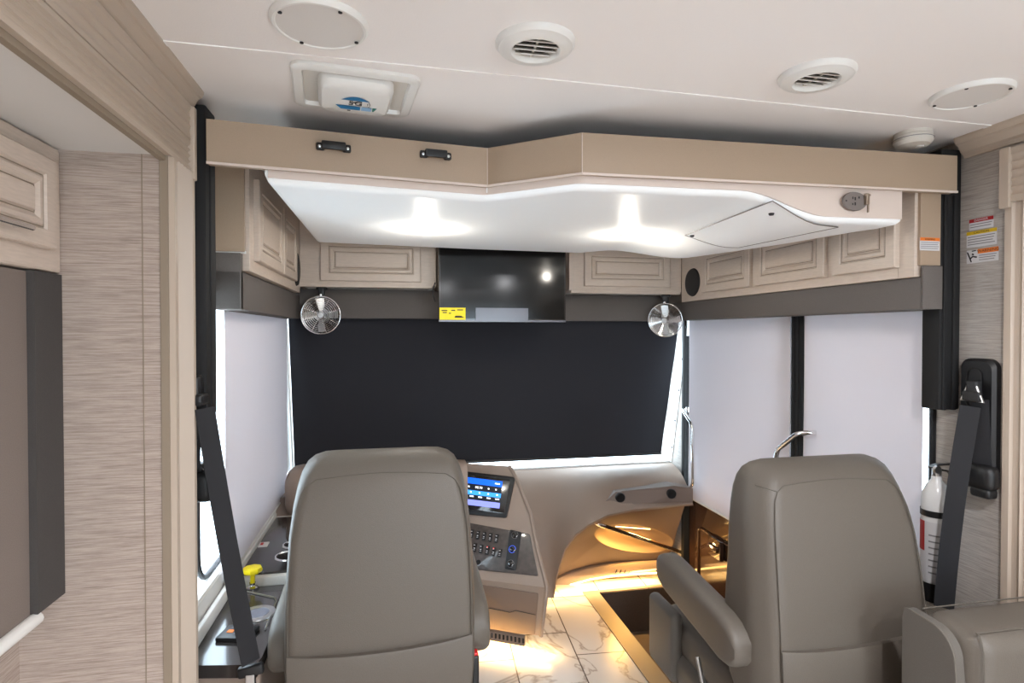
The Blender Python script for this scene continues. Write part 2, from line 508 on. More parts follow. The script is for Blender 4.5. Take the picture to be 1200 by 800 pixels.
# left slide-out
SLX = -.80; ZS = 1.925
b = MB(); b.box(SLX, -.497, 1.44, 1.48, 0, ZC-.05); st(b.build('wall_slide_end', 'grasscloth'))
b = MB(); b.box(SLX-.04, SLX, -2.6, 1.48, 0, ZC); st(b.build('wall_slide', 'grasscloth'))
b = MB(); b.box(SLX, -.515, -2.6, 1.44, ZS, ZS+.02); st(b.build('ceiling_slide', 'slide_vinyl'))
p = at(168, 400, Y=1.44)
b = MB(); b.box(p.x-.001, p.x+.001, 1.4385, 1.4402, 0, ZS); b.box(-.515, -.497, 1.437, 1.4402, 0, ZS, .001); st(b.build('trim_6', 'glaze'))
# header + post mouldings in the plane X=-.49
b = MB(); b.box(-.515, -.502, -2.6, 1.575, ZS-.012, ZC)
st(b.build('trim_7', 'glaze'))
b = MB(); b.flutes((-.502, -2.6, ZS), (0, 4.175, 0), (0, 0, .075), (1, 0, 0), 4)
b.flutes((-.502, -2.6, ZS+.077), (0, 4.175, 0), (0, 0, .085), (1, 0, 0), 3, .003, .013)
st(b.build('trim_8', 'trim_cream'))
b = MB(); b.flutes((-.502, 1.44, 0), (0, 0, ZS-.002), (0, .135, 0), (1, 0, 0), 5, .012, .018)
st(b.build('trim_9', 'trim_cream'))
b = MB(); b.box(-.502, -.481, 1.566, 1.586, ZS-.02, ZS+.16, .003); st(b.build('trim_10', 'trim_cream'))


def crown(x, sgn, y0, y1, zt, name, sc=1.0):
    prof = [(0, 0), (.0, -.055), (.006, -.055), (.010, -.045), (.018, -.040), (.026, -.024), (.030, -.020), (.036, -.018), (.042, -.006), (.042, 0)]
    b = MB(); b.prism([V((x+sgn*a*sc, y0, zt+h*sc)) for a, h in prof], (0, y1-y0, 0)); return st(b.build(name, 'trim_cream'))


crown(-.503, 1, -2.6, 1.59, ZC, 'trim_11', .9)
crown(XR, -1, -2.6, 1.50, ZC, 'trim_12', 1.1)
# right slide post and header
b = MB(); b.flutes((XR, 1.365, 0), (0, 0, 2.06), (0, -.16, 0), (-1, 0, 0), 4, .012, .018); st(b.build('trim_13', 'trim_cream'))
b = MB(); b.flutes((XR-.012, 1.345, 1.90), (0, -3.9, 0), (0, 0, .155), (-1, 0, 0), 5, .005, .012); st(b.build('trim_14', 'trim_cream'))
b = MB(); b.box(XR-.030, XR, 1.345, 1.375, 1.885, 2.058, .003); st(b.build('trim_15', 'trim_cream'))

# ------------------------------------------------------------------ panels on doors
DOORP = [(0, 0), (0, .016), (.003, .019), (.036, .019), (.039, .014), (.044, .014), (.047, .017), (.056, .017), (.064, .011), (.070, .011), (.072, .016), (.075, .016)]


def door(parent, O, U, W, w, h, cl='cabinet_cream'):
    N = V(U).cross(V(W)).normalized()
    k = min(1, h/.19)
    d = MB().rings_panel(O, U, W, N, w, h, [(a*k, z) for a, z in DOORP]).build('door', cl, parent)
    # glaze lines in the grooves
    g = MB()
    for ins, ht in ((.0415*k, .0146), (.067*k, .0116)):
        o = V(O)+N*ht; U_, W_ = V(U).normalized(), V(W).normalized()
        c = [o+U_*ins+W_*ins, o+U_*(w-ins)+W_*ins, o+U_*(w-ins)+W_*(h-ins), o+U_*ins+W_*(h-ins)]
        for a, e in zip(c, c[1:]+c[:1]): g.tube([a, e], .0011, 4)
    g.build('glaze_line', 'glaze', d)
    return d


# left overhead bank (faces +X)
CX = -.454
t = thing('overhead_cabinet', ((XL+CX)/2, 2.5, 1.725), 'narrow two-door cream cabinet high on the driver-side wall above the grey valance', 'cabinet', 'cream overhead cabinets')
MB().box(XL+.001, CX, 2.0, 3.02, 1.725, 2.10, .002).build('body', 'cabinet_cream', t)
MB().box(XL+.001, CX-.012, 1.985, 2.0, 1.785, 2.10, .001).build('end_panel', 'taupe_laminate', t)
door(t, (CX, 2.60, 1.765), (0, -1, 0), (0, 0, 1), .54, .24) if False else None
door(t, (CX, 2.06, 1.765), (0, 1, 0), (0, 0, 1), .43, .27)
door(t, (CX, 2.505, 1.765), (0, 1, 0), (0, 0, 1), .32, .27)
MB().lathe([(0, .012), (.045, .012), (.06, .008), (.064, 0)], frame_M((CX, 2.91, 1.83), (0, 1, 0), (0, 0, 1)) @ Matrix.Diagonal((1, 1.25, 1, 1)), 28).build('speaker_grille', 'black_mesh', t, 50)
MB().box(XL+.001, CX-.01, 1.99, 2.0, 1.78, 1.788).build('light_strip', 'white_plastic', t)

# right overhead bank (faces -X)
CX2 = 1.58
t = thing('overhead_cabinet', (1.66, 2.2, 1.70), 'long cream three-door cabinet above the entry door valance with round black speaker', 'cabinet', 'cream overhead cabinets')
MB().box(CX2, XR-.001, 1.575, 3.0, 1.70, 2.10, .002).box(CX2, 1.664, 1.515, 1.575, 1.70, 2.045, .002).build('body', 'cabinet_cream', t)
pr = at(1105, 300, Y=1.49)
MB().box(CX2+.010, 1.664, 1.504, 1.515, 1.735, 2.045, .001).build('end_panel', 'taupe_laminate', t)


def ypx(px, X): return at(px, 320, X=X).y


for a, c in ((826, 882), (889, 970), (980, 1054)):
    y0, y1 = ypx(a, CX2), ypx(c, CX2)
    door(t, (CX2, y0, 1.735), (0, -1, 0), (0, 0, 1), y0-y1, .21)
MB().lathe([(0, .012), (.055, .012), (.072, .008), (.076, 0)], frame_M((CX2, ypx(812, CX2), 1.80), (0, -1, 0), (0, 0, 1)), 28).build('speaker_grille', 'black_mesh', t, 50)

# front cabinets
CYF = 3.0
t = thing('overhead_cabinet', (0, 3.15, 1.755), 'single-door cream cabinet over the windshield, left of the black television', 'cabinet', 'cream overhead cabinets')
a, c = at(353, 336, Y=CYF), at(511, 340, Y=CYF)
MB().box(-.452, c.x, CYF, 3.28, 1.765, 2.10, .002).box(-.452, c.x-.02, CYF-.004, CYF+.02, 1.755, 1.772, .002).build('body', 'cabinet_cream', t)
x0, x1 = at(376, 310, Y=CYF).x, at(493, 310, Y=CYF).x
door(t, (x0, CYF, 1.785), (1, 0, 0), (0, 0, 1), x1-x0, .21)
t = thing('overhead_cabinet', (1.2, 3.15, 1.74), 'single-door cream cabinet over the windshield, right of the black television', 'cabinet', 'cream overhead cabinets')
x0 = at(667, 310, Y=CYF).x
MB().box(x0, CX2-.002, CYF, 3.28, 1.755, 2.10, .002).box(x0+.01, CX2-.01, CYF-.004, CYF+.02, 1.742, 1.762, .002).build('body', 'cabinet_cream', t)
xa, xb = at(684, 310, Y=CYF).x, at(784, 310, Y=CYF).x
door(t, (xa, CYF, 1.78), (1, 0, 0), (0, 0, 1), xb-xa, .20)

# ------------------------------------------------------------------ valances
vb = MB(); vb.box(XL+.002, CX-.02, 1.975, 3.14, 1.60, 1.724, .004); vb.box(XL+.002, CX-.02, 1.975, 1.999, 1.60, 1.78, .003)
tag(vb.build('window_valance', 'grey_fabric', None, 30), 'grey padded valance above the driver side window under the two-door cabinet', 'valance', 'grey padded valances')
vb = MB(); vb.box(1.66, XR-.002, 1.58, 3.14, 1.60, 1.699, .004); vb.box(CX2+.012, 1.664, 1.504, 3.14, 1.60, 1.699, .003); vb.box(CX2+.012, 1.664, 1.496, 1.5035, 1.60, 1.733, .001)
tag(vb.build('window_valance', 'grey_fabric', None, 30), 'long grey padded valance above the entry door and passenger window shades', 'valance', 'grey padded valances')
z0 = at(430, 373, Y=3.15).z
vb = MB(); vb.box(-.50, .55, 3.15, 3.20, z0, 1.755, .004)
tag(vb.build('window_valance', 'grey_fabric', None, 30), 'grey padded valance over the windshield behind the left chrome fan', 'valance', 'grey padded valances')
z0 = at(720, 376, Y=3.15).z
vb = MB(); vb.box(.56, 1.58, 3.15, 3.20, z0, 1.742, .004)
tag(vb.build('window_valance', 'grey_fabric', None, 30), 'grey padded valance over the windshield behind the right chrome fan', 'valance', 'grey padded valances')

# ------------------------------------------------------------------ television
TY = 2.84
a, c = at(514, 377, Y=TY), at(663, 377, Y=TY)
zt = at(590, 286, Y=TY).z+.02
zb = a.z
t = thing('television', ((a.x+c.x)/2, TY+.03, zb), 'black flat screen television hung over the windshield with a yellow sticker', 'television')
MB().box(a.x, c.x, TY, TY+.035, zb, zt, .004).build('housing', 'piano_black', t)
MB().box(a.x+.008, c.x-.008, TY-.0015, TY+.001, zb+.016, zt-.008).build('screen', 'tv_screen', t)
MB().box(a.x, c.x, TY-.003, TY, zb, zb+.010, .001).build('bottom_bezel', 'film', t)
MB().box((a.x+c.x)/2-.15, (a.x+c.x)/2+.15, TY+.035, TY+.20, zb+.08, zb+.28).build('wall_mount', 'black_matte', t)
p0, p1 = at(515, 374.5, Y=TY-.003), at(545.5, 360.5, Y=TY-.003)
yl = MB().box(p0.x, p1.x, TY-.0035, TY-.002, p0.z, p1.z).build('energy_label', 'yellow_ink', t)
b = MB()
for (u0, u1, w) in ((.08, .3, .72), (.45, .6, .74), (.68, .9, .78), (.12, .28, .55), (.36, .44, .5), (.58, .92, .18), (.6, .86, .25)):
    b.box(p0.x+(p1.x-p0.x)*u0, p0.x+(p1.x-p0.x)*u1, TY-.0042, TY-.0035, p0.z+(p1.z-p0.z)*w, p0.z+(p1.z-p0.z)*(w+.08))
b.build('print', 'ink', yl)
p0, p1 = at(557.5, 375, Y=TY-.003), at(619, 361, Y=TY-.003)
MB().box(p0.x, p1.x, TY-.0035, TY-.002, p0.z, p1.z).build('feature_label', 'film', t)
MB().tube([V((a.x-.012, TY+.06, zb+.10+.012*k)) + V((-.012*math.sin(PI*k/8), 0, 0)) for k in range(9)], .003).build('cable', 'ink', t, 40)

# ------------------------------------------------------------------ drop-down bunk
FA = [V((-.464, 1.60, 0)), V((.27, 1.69, 0)), V((.50, 1.507, 0)), V((1.69, 1.475, 0))]
Z0, Z1 = 1.957, 2.068
bk = thing('drop_down_bunk', (.6, 2.1, 1.86), 'wide beige-fronted bunk bed raised to the ceiling over the cab with a white underside', 'bunk')
b = MB()
for i in range(3):
    A, B_ = FA[i], FA[i+1]
    e0 = -.0006 if i else 0
    b.prism([V((A.x, A.y, Z0)), V((B_.x, B_.y, Z0)), V((B_.x, B_.y, Z1)), V((A.x, A.y, Z1))], (0, .028, 0))
b.build('fascia', 'taupe_laminate', bk)
b = MB()
for i in range(3):
    b.tube([V((FA[i].x, FA[i].y-.001, Z0)), V((FA[i+1].x, FA[i+1].y-.001, Z0))], 0, flat=(.006, .006, V((0, 1, 0))))
b.tube([V((FA[2].x, FA[2].y-.001, Z0)), V((FA[2].x, FA[2].y-.001, Z1))], .0012, 5)
b.tube([V((FA[1].x, FA[1].y-.001, Z0)), V((FA[1].x, FA[1].y-.001, Z1))], .001, 5)
b.build('edge_band', 'pink_gel', bk)


def interp(tab, x):
    if x <= tab[0][0]: return tab[0][1]
    for (x0, y0), (x1, y1) in zip(tab, tab[1:]):
        if x <= x1: return y0+(y1-y0)*(x-x0)/(x1-x0)
    return tab[-1][1]


NEAR = [(-.33, 1.64), (.27, 1.715), (.50, 1.53), (1.52, 1.497)]
FAR = [(-.345, 2.66), (.4, 2.74), (.9, 2.76), (1.04, 2.60), (1.26, 2.36), (1.40, 1.98), (1.47, 1.66), (1.52, 1.515)]


def pan_z(x, y):
    t_ = max(0, min(1, (x-.98)/.28)); sm = t_*t_*(3-2*t_)
    return 1.921-.066*sm


def pan_grid():
    xs = [-.335+.002+.03*k/5 for k in range(5)]+[-.30+1.79*k/70 for k in range(71)]+[1.494+.004*k for k in range(6)]
    vs = [0, .004, .010, .018, .03]+[.06+.88*k/24 for k in range(25)]+[.97, .982, .99, .996, 1]

    def f(b):
        g = []
        for x in xs:
            y0, y1 = interp(NEAR, x), interp(FAR, x); row = []
            for v in vs:
                y = y0+(y1-y0)*v
                e = min(y-y0, y1-y, (x+.333)*1.0, (1.514-x))
                e = max(0, e); r_ = .022
                dz = r_*(1-math.sqrt(max(0, 1-(1-min(e, r_)/r_)**2)))
                row.append(b.verts.new((x, y, pan_z(x, y)+dz)))
            g.append(row)
        for a_, c_ in zip(g, g[1:]):
            for k in range(len(vs)-1): b.faces.new((a_[k], a_[k+1], c_[k+1], c_[k]))
        # skirt up to the fascia base
        bd = [r_[0] for r_ in g]+g[-1][1:]+[r_[-1] for r_ in reversed(g[:-1])]+list(reversed(g[0][1:-1]))
        tp = [b.verts.new((v.co.x, v.co.y, 1.962)) for v in bd]
        n = len(bd)
        for k in range(n): b.faces.new((bd[k], bd[(k+1) % n], tp[(k+1) % n], tp[k]))
        b.faces.new(tp)
    return MB().add(f)


pan_grid().build('underside_pan', 'white_gel', bk, 40)
MB().prism([V((-.33, 1.66, 0)) + V((0, 0, 1.963)), V((.27, 1.73, 1.963)), V((.50, 1.55, 1.963)), V((1.50, 1.52, 1.963)), V((1.44, 1.9, 1.963)), V((1.2, 2.4, 1.963)), V((.9, 2.72, 1.963)), V((-.33, 2.64, 1.963))], (0, 0, .09)).build('mattress_platform', 'dark_grey_fabric', bk)


def on_pan(px, py):
    z = 1.9
    for _ in range(12):
        p_ = at(px, py, Z=z); z = pan_z(p_.x, p_.y)
    return p_


# near lip strip (thin, warm white) following the fascia
b = MB()
xs = [-.325+1.835*k/80 for k in range(81)]
ro, rp = [], []
for x in xs:
    y = interp(NEAR, x)-.004
    ro.append(V((x, y, pan_z(x, y)+.016+(.0))))
    rp.append(V((x, y, 1.957)))
b.loft([ro, rp, [p_+V((0, .012, 0)) for p_ in rp], [p_+V((0, .012, 0)) for p_ in ro], ro], cap=False, closed=False)
b.build('lip', 'pink_gel', bk, 50)
# access panel
q = [on_pan(803, 277), on_pan(905, 248), on_pan(982, 265), on_pan(866, 289)]
g = []
for i in range(13):
    row = []
    for j in range(9):
        u_, v_ = i/12, j/8
        p_ = (q[0]*(1-u_)+q[1]*u_)*(1-v_)+(q[3]*(1-u_)+q[2]*u_)*v_
        row.append(V((p_.x, p_.y, pan_z(p_.x, p_.y)-.003)))
    g.append(row)
ap = MB()
ap.loft([g_ for g_ in g], cap=False, closed=False)
apo = ap.build('access_panel', 'white_gel', bk, 40)
bd = [r_[0] for r_ in g]+g[-1][1:]+[r_[-1] for r_ in reversed(g[:-1])]+list(reversed(g[0][1:-1]))
MB().tube(bd, .0018, 5, True).build('panel_edge', 'outlet_grey', apo)
for px, py in ((811, 275), (904, 249)):
    p_ = on_pan(px, py)
    MB().lathe([(0, -.006), (.006, -.006), (.008, -.002), (.008, 0)], Matrix.Translation(p_+V((0, 0, -.002))), 14).build('panel_latch', 'ink', apo)
# bracket handles on the fascia
u_ = (FA[1]-FA[0]).normalized()
for px in (391, 510):
    p_ = at(px, 173 if px < 450 else 182, P=FA[0], n=V((u_.y, -u_.x, 0)))
    M = frame_M(p_+V((0, -.001, 0)), u_, (0, 0, 1))
    h = MB()
    h.rbox((0, 0, .018), (.062, .022, .010), .003, 2, None)
    h.rbox((-.034, -.002, .006), (.022, .020, .014), .004, 2); h.rbox((.034, -.002, .006), (.022, .020, .014), .004, 2)
    h.rbox((-.026, 0, .012), (.010, .020, .018), .002, 2); h.rbox((.026, 0, .012), (.010, .020, .018), .002, 2)
    h.bm.transform(M)
    ho = h.build('latch_bracket', 'black_plastic', bk, 40)
    for sx in (-.036, .036): MB().lathe([(0, .015), (.004, .014), (.0045, .012)], M @ Matrix.Translation((sx, -.003, 0)), 10).build('bolt', 'satin_metal', ho)
# outlet
p_ = at(1001, 236, Y=1.489)
M = frame_M(p_, (1, -.02, 0), (0, 0, 1))
o = MB(); o.lathe([(0, .005), (.026, .005), (.0275, .003), (.028, 0)], M @ Matrix.Diagonal((1.5, 1.0, 1, 1)), 32)
oo = o.build('power_outlet', 'outlet_grey', bk, 40)
o = MB()
for (x, y, w, h) in ((-.009, .009, .003, .007), (-.009, -.009, .003, .005), (-.001, .007, .004, .009), (-.001, -.008, .004, .009), (-.031, .0, .004, .004), (.012, .011, .004, .006)):
    o.rbox((x, y, .0052), (w, h, .001))
o.bm.transform(M); o.build('socket_slot', 'ink', oo)
o = MB(); o.rbox((.034, .006, .010), (.012, .034, .012), .003); o.rbox((.038, -.018, .010), (.004, .03, .006), .001); o.rbox((.034, .018, .012), (.020, .006, .006), .002)
o.bm.transform(M); o.build('outlet_cover', 'brushed', oo)

# puck lights under the bunk
for px, py in ((499, 268), (737, 275)):
    p_ = on_pan(px, py)
    pl = MB().lathe([(.034, 0), (.034, -.006), (.028, -.010), (.024, -.010)], Matrix.Translation((p_.x, p_.y, p_.z)), 28).build('puck_light', 'white_plastic', bk, 40)
    MB().lathe([(.024, -.009), (.018, -.013), (0, -.015)], Matrix.Translation((p_.x, p_.y, p_.z)), 24).build('diffuser', 'lamp_white', pl, 60)
    ld = bpy.data.lights.new('puck_lamp', 'POINT'); ld.energy = 1.9; ld.color = (1, .93, .82); ld.shadow_soft_size = .02
    lo = bpy.data.objects.new('puck_lamp', ld); COL.objects.link(lo); lo.location = (p_.x, p_.y, p_.z-.045)

# lift rails
b = MB(); b.box(-.545, -.470, 1.615, 1.70, 1.31, ZC-.02, .006); b.box(-.52, -.466, 1.640, 1.655, 1.31, 2.0, .002)
tag(b.build('bunk_lift_rail', 'black_matte', None, 40), 'black vertical lift rail at the left end of the bunk behind the fluted post', 'rail', 'bunk lift rails')
ra, rb_ = at(1104, 300, Y=1.50), at(1128, 300, Y=1.50)
b = MB(); b.box(1.668, 1.746, 1.508, 1.572, 1.285, ZC-.03, .006); b.box(1.676, 1.69, 1.502, 1.52, 1.285, 1.955, .002); b.box(1.712, 1.728, 1.502, 1.52, 1.285, 1.955, .002)
tag(b.build('bunk_lift_rail', 'black_matte', None, 40), 'black vertical lift rail at the right end of the bunk beside the warning stickers', 'rail', 'bunk lift rails')

# ------------------------------------------------------------------ shades
sh = thing('windshield_shade', (.6, 3.3, .76), 'black roller shade pulled down across the whole windshield', 'window shade')
a0, a1 = V((-.545, 3.225, 1.63)), V((1.690, 3.225, 1.63)); b0, b1 = V((-.545, 3.404, .766)), V((1.655, 3.404, .766))
n_ = 24; rings = []
for i in range(n_+1):
    t_ = i/n_; wv = .0018*math.sin(t_*17)
    l, r_ = a0.lerp(b0, t_), a1.lerp(b1, t_)
    row = [l.lerp(r_, k/20)+V((0, wv+.001*math.sin(k*1.3+t_*4), 0)) for k in range(21)]
    rings.append(row)
MB().loft(rings, cap=False, closed=False).loft([[p+V((0, .0012, 0)) for p in r_] for r_ in rings], cap=False, closed=False).build('shade_fabric', 'black_shade', sh, 60)
MB().tube([b0, b1], .009).build('hem_bar', 'black_plastic', sh, 40)
MB().tube([a0+V((0, .012, .03)), a1+V((0, .012, .03))], .022, 12).build('roller', 'black_matte', sh, 40)


def side_shade(X, y0, y1, z0, z1, sg, label, grp='white side shades'):
    t = thing('roller_shade', (X, (y0+y1)/2, z0), label, 'window shade', grp)
    rings = []
    for i in range(17):
        z = z1+(z0-z1)*i/16
        rings.append([V((X+.0012*math.sin(k*.9+i*.35), y0+(y1-y0)*k/14, z)) for k in range(15)])
    MB().loft(rings, cap=False, closed=False).loft([[p-V((sg*.001, 0, 0)) for p in r_] for r_ in rings], cap=False, closed=False).build('shade_fabric', 'white_shade', t, 60)
    MB().tube([(X, y0, z0), (X, y1, z0)], .006).build('hem_bar', 'white_plastic', t, 40)
    MB().tube([(X-sg*.0, y0, z1+.0), (X, y1, z1)], .012, 10).build('roller', 'offwhite_plastic', t, 40)
    return t


side_shade(XL+.012, at(263, 450, X=XL+.012).y, 3.19, .70, 1.615, -1, 'white roller shade over the driver side window behind the seat belt')
side_shade(XR-.02, DRY0-.005, at(807.5, 450, X=XR-.02).y, .545, 1.625, 1, 'white roller shade over the entry door, hanging below the window beside the chrome grab handles')
side_shade(XR-.02, at(1082, 450, X=XR-.02).y, 2.195, .72, 1.625, 1, 'white roller shade over the passenger side window right of the black door post')

# ------------------------------------------------------------------ fans
fz = thing('clip_fan', at(376, 369, Y=3.04), 'small round chrome cage fan under the left front cabinet', 'fan', 'chrome cage fans')
fc = fz.location.copy()
FM = frame_M(fc, (1, 0, 0), (0, 0, 1))   # z towards the camera (-Y)
c_ = MB()
for i, r_ in enumerate([.020+.0092*k for k in range(9)]):
    zz = .022-.022*(r_/.094)**3
    c_.tube([FM @ V((r_*math.cos(2*PI*k/36), r_*math.sin(2*PI*k/36), zz)) for k in range(36)], .0015, 5, True)
for k in range(8):
    a = 2*PI*k/8+.3
    c_.tube([FM @ V((r_*math.cos(a), r_*math.sin(a), .021-.022*(r_/.094)**3)) for r_ in (.018, .05, .075, .094)], .0017, 5)
c_.tube([FM @ V((.094*math.cos(2*PI*k/40), .094*math.sin(2*PI*k/40), 0)) for k in range(40)], .0035, 8, True)
for zz in (-.02, -.04):
    c_.tube([FM @ V((.092*math.cos(2*PI*k/36), .092*math.sin(2*PI*k/36), zz)) for k in range(36)], .0013, 5, True)
for k in range(16):
    a = 2*PI*k/16
    c_.tube([FM @ V((.093*math.cos(a), .093*math.sin(a), 0)), FM @ V((.091*math.cos(a), .091*math.sin(a), -.042)), FM @ V((.05*math.cos(a), .05*math.sin(a), -.052))], .0012, 5)
c_.build('cage', 'chrome', fz, 50)
MB().lathe([(0, .027), (.014, .026), (.018, .022), (.018, .016)], FM, 24).build('cage_badge', 'satin_metal', fz, 40)
for k in range(4):
    a = PI/2*k+.05
    pts = [(.016, -.006), (.05, -.020), (.082, -.017), (.084, .0), (.080, .018), (.05, .017), (.016, .006)]
    bl = MB()
    gg = [[], []]
    for j, (rr, w) in enumerate(pts):
        x = rr*math.cos(a)-w*math.sin(a); y = rr*math.sin(a)+w*math.cos(a)
        gg[0].append(FM @ V((x, y, -.012+w*.35))); gg[1].append(FM @ V((x, y, -.014+w*.35)))
    bl.loft([gg[0], gg[1]], cap=True).build('blade', 'satin_metal', fz, 40)
MB().lathe([(0, .004), (.016, .002), (.018, -.02), (.034, -.03), (.036, -.07), (.02, -.082), (0, -.083)], FM, 24).build('motor', 'satin_metal', fz, 40)
MB().lathe([(0, .012), (.006, .01), (.006, 0), (0, 0)], FM @ Matrix.Translation((0, .10, .0)), 12).build('knob', 'chrome', fz, 40)
MB().rbox(fc+V((0, .03, .115)), (.030, .03, .05), .004).rbox(fc+V((0, .04, .135)), (.05, .05, .014), .004).rbox(fc+V((0, .05, .05)), (.014, .014, .11), .003).build('bracket', 'black_plastic', fz, 40)
fr = at(779.5, 375, Y=3.04)
f2 = copy_tree(fz, loc=fr, rz=R(-36), label='small round chrome cage fan under the right front cabinet beside the entry door')
f2.rotation_euler.x = R(8)

# ------------------------------------------------------------------ ceiling fittings
ZV_ = ZC


def ceil_M(px, py): return Matrix.Translation(V((at(px, py, Z=ZC).x, at(px, py, Z=ZC).y, ZC))) @ DOWN


def add_speaker(px, py, r, label):
    M = ceil_M(px, py)
    t = thing('ceiling_speaker', M.translation, label, 'speaker', 'round ceiling speakers')
    MB().lathe([(r, 0), (r, .006), (r*.95, .012), (r*.90, .012), (r*.88, .009)], M, 48).build('rim', 'white_plastic', t, 40)
    MB().lathe([(0, .0095), (r*.885, .0095)], M, 48).build('grille', 'speaker_mesh', t)
    for k in range(4):
        a = PI/4+PI/2*k+.2
        MB().lathe([(0, .0135), (.004, .013), (.004, .011)], M @ Matrix.Translation((r*.86*math.cos(a), r*.86*math.sin(a), 0)), 10).build('screw', 'ink', t)
    return t


add_speaker(375, 26, .092, 'large round white speaker in the ceiling directly above the antenna puck')
add_speaker(1138, 109, .088, 'large round white speaker in the ceiling at the right wall above the smoke detector')


def add_vent(px, py, label):
    M = ceil_M(px, py); r = .083
    t = thing('ceiling_vent', M.translation, label, 'vent', 'round ceiling vents')
    MB().lathe([(r, 0), (r, .006), (r*.93, .013), (r*.88, .013), (r*.80, .018), (r*.62, .019), (r*.56, .012), (r*.55, .002)], M, 48).build('ring', 'white_plastic', t, 40)
    MB().lathe([(0, .001), (r*.56, .001)], M, 32).build('duct', 'vent_dark', t)
    for k, yy in enumerate((-.66, -.22, .22, .66)):
        hw = r*.55*math.sqrt(1-yy*yy*.8)
        sl = MB().rbox((0, 0, 0), (2*hw, .013, .003), .0012, 2, Matrix.Rotation(R(42), 4, 'X')); sl.bm.transform(M @ Matrix.Translation((0, r*.5*yy, .010)))
        sl.build('louver', 'offwhite_plastic', t)
    MB().rbox((0, 0, 0), (.004, r*1.0, .004)).bm
    x = MB().rbox((0, 0, .008), (.004, r*1.05, .003)); x.bm.transform(M); x.build('rib', 'offwhite_plastic', t)
    return t


add_vent(627.5, 50, 'round white slatted air vent in the middle of the ceiling')
add_vent(957, 87, 'round white slatted air vent in the ceiling right of centre, towards the right speaker')

# antenna puck in a recessed frame
c4 = [at(334, 69, Z=ZC), at(490, 86, Z=ZC), at(482, 137, Z=ZC), at(350, 119, Z=ZC)]
cc = sum(c4, V((0, 0, 0)))/4
U = ((c4[1]-c4[0])+(c4[2]-c4[3])).normalized(); W = V((U.y, -U.x, 0))   # W toward the camera... screen up
W = -V((-U.y, U.x, 0)).normalized()
wd = ((c4[1]-c4[0]).length+(c4[2]-c4[3]).length)/2; hd = ((c4[3]-c4[0]).length+(c4[2]-c4[1]).length)/2
t = thing('wifi_antenna', (cc.x, cc.y, ZC), 'white wireless antenna dome with a blue sticker in a rounded rectangular ceiling frame', 'antenna')
M = frame_M((cc.x, cc.y, ZC), U, -W if (U.cross(-W)).z < 0 else W)   # local z points down
if (M @ V((0, 0, 1)) - M.translation).z > 0: M = M @ Matrix.Rotation(PI, 4, 'X')
out = lambda w, h, r, z: [M @ V((p.x, p.y, z)) for p in rrect((0, 0, 0), w, h, r, XV, YV, 6)]
MB().loft([out(wd, hd, .03, 0), out(wd, hd, .03, .008), out(wd*.97, hd*.96, .028, .011), out(wd*.84, hd*.80, .012, .011), out(wd*.82, hd*.78, .01, .001)], cap=False).build('frame', 'white_plastic', t, 30)
MB().loft([out(wd*.83, hd*.79, .01, .0008), out(.01, .01, .001, .0008)], cap=False).build('recess', 'offwhite_plastic', t)
dw, dh = wd*.60, hd*.72
dm = MB().loft([out(dw, dh, .038, .001), out(dw, dh, .038, .016), out(dw*.97, dh*.95, .036, .024), out(dw*.90, dh*.84, .03, .030), out(dw*.6, dh*.5, .02, .032), out(.01, .01, .001, .032)], cap=False).build('dome', 'white_plastic', t, 30)
# sticker: orientation so that it reads from the camera side
rx = V((M.to_3x3() @ V((1, 0, 0)))); ux = V((M.to_3x3() @ V((0, 1, 0))))
ru = U.copy()                      # reading direction (left to right in view)
uu = -V((-U.y, U.x, 0))            # letters' up as seen from below and behind: towards the camera
SM = frame_M((cc.x, cc.y+.002, ZC-.0335), ru, uu) @ Matrix.Diagonal((1.3, 2.3, 1, 1))
lk = MB()
arc = [V((-.026+.052*k/10, .008+.010*math.sin(PI*k/10), 0)) for k in range(11)]
lk.prism([SM @ p for p in arc], (0, 0, -.0004))
lk.prism([SM @ V(p) for p in ((-.036, -.008, 0), (.010, -.008, 0), (.010, -.018, 0), (-.026, -.018, 0))], (0, 0, -.0004))
lk.build('sticker_print', 'blue_ink', dm)
MB().prism([SM @ V(p) for p in ((.012, -.008, 0), (.031, -.008, 0), (.031, -.018, 0), (.012, -.018, 0))], (0, 0, -.0004)).build('sticker_print', 'pale_blue_ink', dm)
MB().prism([SM @ V(p) for p in ((.033, -.008, 0), (.041, -.008, 0), (.036, -.018, 0), (.033, -.018, 0))], (0, 0, -.0004)).build('sticker_print', 'green_ink', dm)
lk = MB().text('5G', .016, SM @ Matrix.Translation((.0, .0, .0002)), sx=1.35)
for rr in (.004, .008):
    lk.tube([SM @ V((.019+rr*math.cos(a_), rr*math.sin(a_), .0002)) for a_ in [-.8+.2*k for k in range(9)]], .0007, 4)
lk.tube([SM @ V((-.014, -.021, .0002)), SM @ V((-.008, -.021, .0002))], .0012, 4)
lk.build('sticker_lettering', 'ink', dm)

M = ceil_M(1070, 156)
t = thing('smoke_detector', M.translation, 'small round white smoke detector on the ceiling by the right end of the bunk', 'smoke detector')
MB().lathe([(.050, 0), (.050, .010), (.052, .012), (.052, .028), (.044, .038), (.02, .041), (0, .041)], M, 40).build('housing', 'offwhite_plastic', t, 35)
MB().lathe([(.0515, .0185), (.0535, .020), (.0515, .0215)], M, 40).build('slot_ring', 'grey_ink', t)
MB().lathe([(.012, .041), (.012, .043), (0, .0435)], M @ Matrix.Translation((.015, .01, 0)), 16).build('test_button', 'white_plastic', t, 40)

